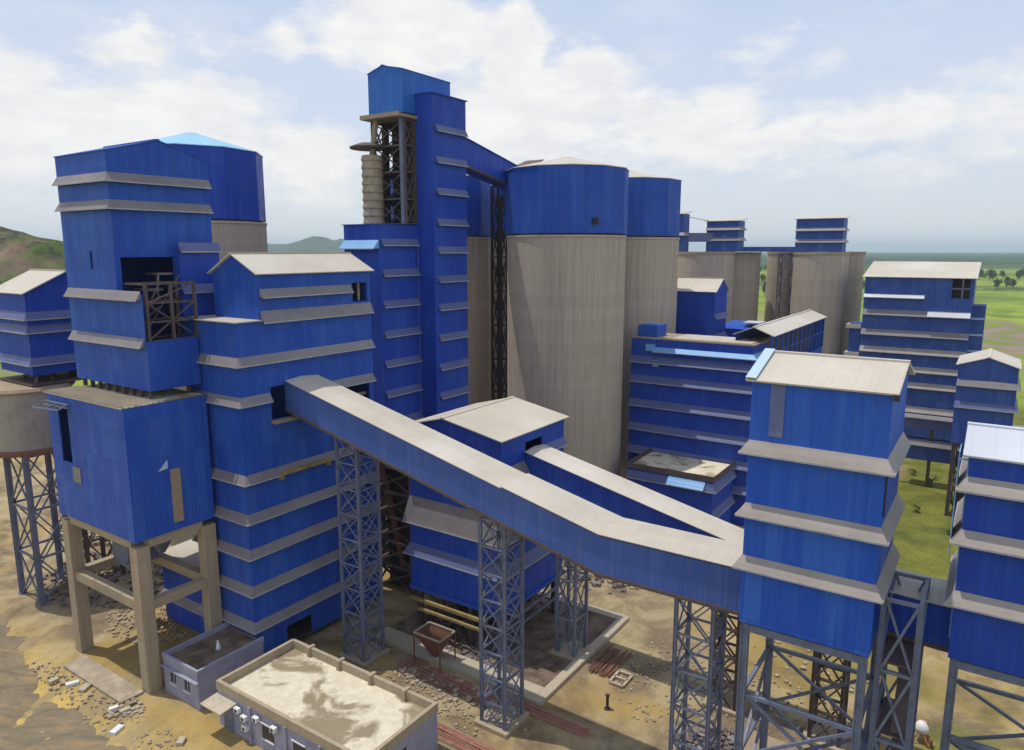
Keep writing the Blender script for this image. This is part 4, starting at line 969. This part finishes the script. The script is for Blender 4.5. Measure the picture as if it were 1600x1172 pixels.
def trunk_mesh(seed, h, r):
    rnd = random.Random(seed); m = MB(); m.lathe(0, 0, [(r*1.3,-.3),(r,.4),(r*.6,h)], 8)
    for k in range(5):
        t_ = rnd.uniform(0, 6.28); z = h*rnd.uniform(.55,.95); m.bar((0,0,z),(math.cos(t_)*h*.35, math.sin(t_)*h*.35, z+h*.35), r*.5)
    return m
protos = []
for k, (r, h, th_, mt) in enumerate(((4.2,7,3,'leaf'),(5.5,8,2.5,'leaf'),(3.2,9,4,'leaf'),(1.2,1.5,.3,'leaf_light'))):
    cm = link_mesh('crown', crown_mesh(k+11, r, h, th_*.8, 520 if k < 3 else 160, .75 if k < 3 else .22), mt)
    tm = link_mesh('trunk', trunk_mesh(k+5, th_+1 if k < 3 else .6, .35 if k < 3 else .07), 'bark'); protos.append((cm, tm))
used = [0]*4
def plant(name, k, x, y, s_, label, group, cat='tree', z=None):
    e = bpy.data.objects.new(name, None); col.objects.link(e); e.location = (x, y, terr(x, y) if z is None else z)
    e.scale = (s_, s_, s_*random.uniform(.85,1.15)); e.rotation_euler = (0,0,random.uniform(0,6.28)); tag(e, label, cat, group)
    for src in protos[k]:
        c = src if not used[k] else src.copy()
        if used[k]: col.objects.link(c)
        c.parent = e
    used[k] = 1
def dirp(u, v):      # where a sight line at this bearing meets the flat ground (metres)
    p = math.atan(195/1130); xx = (u-800)/1130; w_ = -(v-586)/1130
    r = (xx, math.cos(p)+w_*math.sin(p), -math.sin(p)+w_*math.cos(p)); t_ = -38/r[2]; return r[0]*t_, r[1]*t_
spots = [(1558,452,.9),(1572,449,1.1),(1583,452,.8),(1530,436,1.2),(1545,438,1.3),(1566,436,1.0),(1590,438,1.1),(1522,432,1.3),(1510,437,1.2),(1598,434,1.2),(1190,440,.9),(1197,452,.8),(1186,428,1.2),(1200,424,1.3),(1194,462,.7),(1352,432,1.2),(1349,452,.9)]
desc = ['small round tree, left one of the pair out in the green field','taller tree, right one of the pair out in the green field','little tree right of the pair in the green field','tree in the dark hedge above the far building roof corner','broad tree in the middle of the far hedge','tree in the hedge directly above the field pair','tree near the right end of the far hedge','tree at the left end of the far hedge','tree just right of the far building roof','tree at the right edge of the photo in the hedge','tree seen midway in the gap between silo groups','low tree in the gap between silo groups','distant tree high in the gap between silo groups','tree touching the right silo in the gap, near the horizon','lowest tree in the gap between silo groups','tree just left of the far building roof','tree left of the far building wall']
for k, (u, v, s_) in enumerate(spots):
    x, y = dirp(u, v); plant('field_tree', k % 3, x, y, s_*1.15, desc[k], 'trees dotted across the far fields')
sh = [(1425,742),(1490,748),(1455,760),(1486,785),(1430,800),(1484,835)]
for k, (u, v) in enumerate(sh):
    x, y = dirp(u, v)
    plant('shrub', 3, x, y, random.uniform(.45,.8), ['shrub at the far left corner of the grass strip','shrub at the far right corner of the grass strip','shrub at the far end of the grass strip, centre','shrub on the right side of the grass strip, far half','shrub on the shaded left edge of the grass strip','shrub mid-strip towards the right tower','shrub in the middle of the grass strip','shrub on the left edge near the link conveyor','shrub just beyond the link conveyor roof','shrub beside the right tower above the link conveyor','nearest shrub on the left, above the link conveyor'][k], 'shrubs on the grass strip', 'shrub')
for cm, tm in protos:
    pass

# ---------------------------------------------------------------- air
m = MB(); m.box(-15000,-400,-8,15000,16500,150)
hz = link_mesh('haze', m, 'white'); hz['kind'] = 'stuff'; hz.data.materials.clear()
hm = bpy.data.materials.new('haze_air'); hm.use_nodes = True; nt = hm.node_tree; nt.nodes.clear()
out = nt.nodes.new('ShaderNodeOutputMaterial'); pv = nt.nodes.new('ShaderNodeVolumePrincipled'); nt.links.new(pv.outputs[0], out.inputs['Volume'])
pv.inputs['Color'].default_value = (.66, .78, .93, 1); pv.inputs['Density'].default_value = 1.2e-4; pv.inputs['Anisotropy'].default_value = .2
hz.data.materials.append(hm)

# ---------------------------------------------------------------- sky, sun, camera
EL, AZ = 74, -75        # sun elevation and bearing (degrees from +Y towards +X)
w = bpy.data.worlds.new('World'); sc.world = w; w.use_nodes = True; nt = w.node_tree
class W(NT):
    def __init__(s): s.t = nt
q = W(); bg = nt.nodes['Background']
sky = q.n('ShaderNodeTexSky', sky_type='NISHITA'); sky.sun_disc = False; sky.sun_elevation = R(EL); sky.sun_rotation = R(AZ)
sky.air_density = 1.0; sky.dust_density = 3.0; sky.ozone_density = 1.0
d = q.n('ShaderNodeTexCoord').outputs['Generated']; dx, dy, dz = q.xyz(d)
SK = 10.0
def K(r, g, b): return (r*SK, g*SK, b*SK)
pale = q.mix(q.ramp(dz, 0.0, .16), K(.82,.85,.87), K(.69,.78,.94))
pale = q.mix(q.ramp(dz, .16, .7), pale, K(.34,.48,.80))
base = q.mix(.9, sky.outputs[0], pale)
def dirv(u, v):
    p = math.atan(195/1130); xx = (u-800)/1130; w_ = -(v-586)/1130
    r = Vector((xx, math.cos(p)+w_*math.sin(p), -math.sin(p)+w_*math.cos(p))); return r.normalized()
warp = q.n('ShaderNodeTexNoise'); warp.inputs['Scale'].default_value = 9; warp.inputs['Detail'].default_value = 6; warp.inputs['Roughness'].default_value = .6
q.l(d, warp.inputs['Vector'])
wv = q.n('ShaderNodeVectorMath', operation='MULTIPLY_ADD'); q.l(warp.outputs['Color'], wv.inputs[0]); wv.inputs[1].default_value = (.11,.11,.11); 
ws = q.n('ShaderNodeVectorMath', operation='SUBTRACT'); q.l(d, ws.inputs[0]); ws.inputs[1].default_value = (.055,.055,.055); q.l(ws.outputs[0], wv.inputs[2])
tot = None
# (bearing u, height v, half width, half height, weight): cumulus banks low over the plain
for (u, v, rw, rh, wt) in ((150,190,.26,.085,1.0),(20,130,.16,.06,.8),(195,90,.05,.045,.8),(330,260,.2,.07,.8),(480,260,.12,.075,.9),(610,40,.16,.06,1.0),(440,60,.05,.035,.6),
                           (800,90,.062,.075,1.1),(850,190,.19,.09,1.0),(930,120,.06,.055,.9),(1010,200,.09,.05,.8),(1150,165,.07,.05,.9),(1180,215,.22,.045,.9),(1370,190,.12,.04,.7),(1180,80,.17,.05,.35),(1500,270,.2,.03,.35),(1330,260,.25,.035,.4),(1560,150,.1,.05,.3),(-200,200,.3,.12,1),(1900,150,.3,.1,.8)):
    c0 = dirv(u, v); sb = q.n('ShaderNodeVectorMath', operation='SUBTRACT'); q.l(wv.outputs[0], sb.inputs[0]); sb.inputs[1].default_value = c0
    ml = q.n('ShaderNodeVectorMath', operation='MULTIPLY'); q.l(sb.outputs[0], ml.inputs[0]); ml.inputs[1].default_value = (1/rw, 1/rw, 1/rh)
    ln = q.n('ShaderNodeVectorMath', operation='LENGTH'); q.l(ml.outputs[0], ln.inputs[0])
    f = q.ramp(ln.outputs['Value'], 1.25, .25, 0, wt)
    tot = f if tot is None else q.math('MAXIMUM', tot, f)
stv = q.scale(d, 1, 1, 2.6)
n1 = q.noise(stv, 7, 8, .62); n2 = q.noise(stv, 3.2, 4, .5)
# general cloud higher up, out of the frame
gen = q.math('MULTIPLY', q.ramp(n2, .48, .62), q.ramp(dz, .3, .45))
cl = q.math('MAXIMUM', q.math('ADD', tot, q.math('MULTIPLY', q.math('SUBTRACT', n1, .5), 1.9)), gen)
mask = q.ramp(cl, .28, .68); mask2 = q.ramp(n1, .45, .75, 0, .3)
mask = q.math('MAXIMUM', mask, mask2)
mask = q.math('MULTIPLY', mask, q.ramp(dz, .01, .09, .25, 1))
shade = q.ramp(q.noise(stv, 13, 7, .6), .35, .65)
cc = q.mix(shade, K(.84,.85,.87), K(.97,.96,.94))
fin = q.mix(mask, base, cc)
q.l(fin, bg.inputs[0]); bg.inputs[1].default_value = .1

sun = bpy.data.lights.new('sun', 'SUN'); sun.energy = 3.0; sun.angle = R(.6); sun.color = (1, .95, .86)
so = bpy.data.objects.new('sun', sun); col.objects.link(so)
sd = Vector((math.sin(R(AZ))*math.cos(R(EL)), math.cos(R(AZ))*math.cos(R(EL)), math.sin(R(EL))))
so.rotation_euler = sd.to_track_quat('Z', 'Y').to_euler(); so.location = sd*200

cam = bpy.data.cameras.new('camera'); co = bpy.data.objects.new('camera', cam); col.objects.link(co)
cam.sensor_fit = 'HORIZONTAL'; cam.sensor_width = 36; cam.lens = 1130/1600*36; cam.clip_start = .5; cam.clip_end = 40000
co.location = (0, 0, 38); co.rotation_euler = (math.pi/2-math.atan(195/1130), 0, 0)
sc.camera = co
sc.view_settings.view_transform = 'Standard'; sc.view_settings.look = 'None'; sc.view_settings.exposure = 0; sc.view_settings.gamma = 1
sc.cycles.volume_bounces = 1; sc.cycles.max_bounces = 6; sc.cycles.volume_step_rate = 4
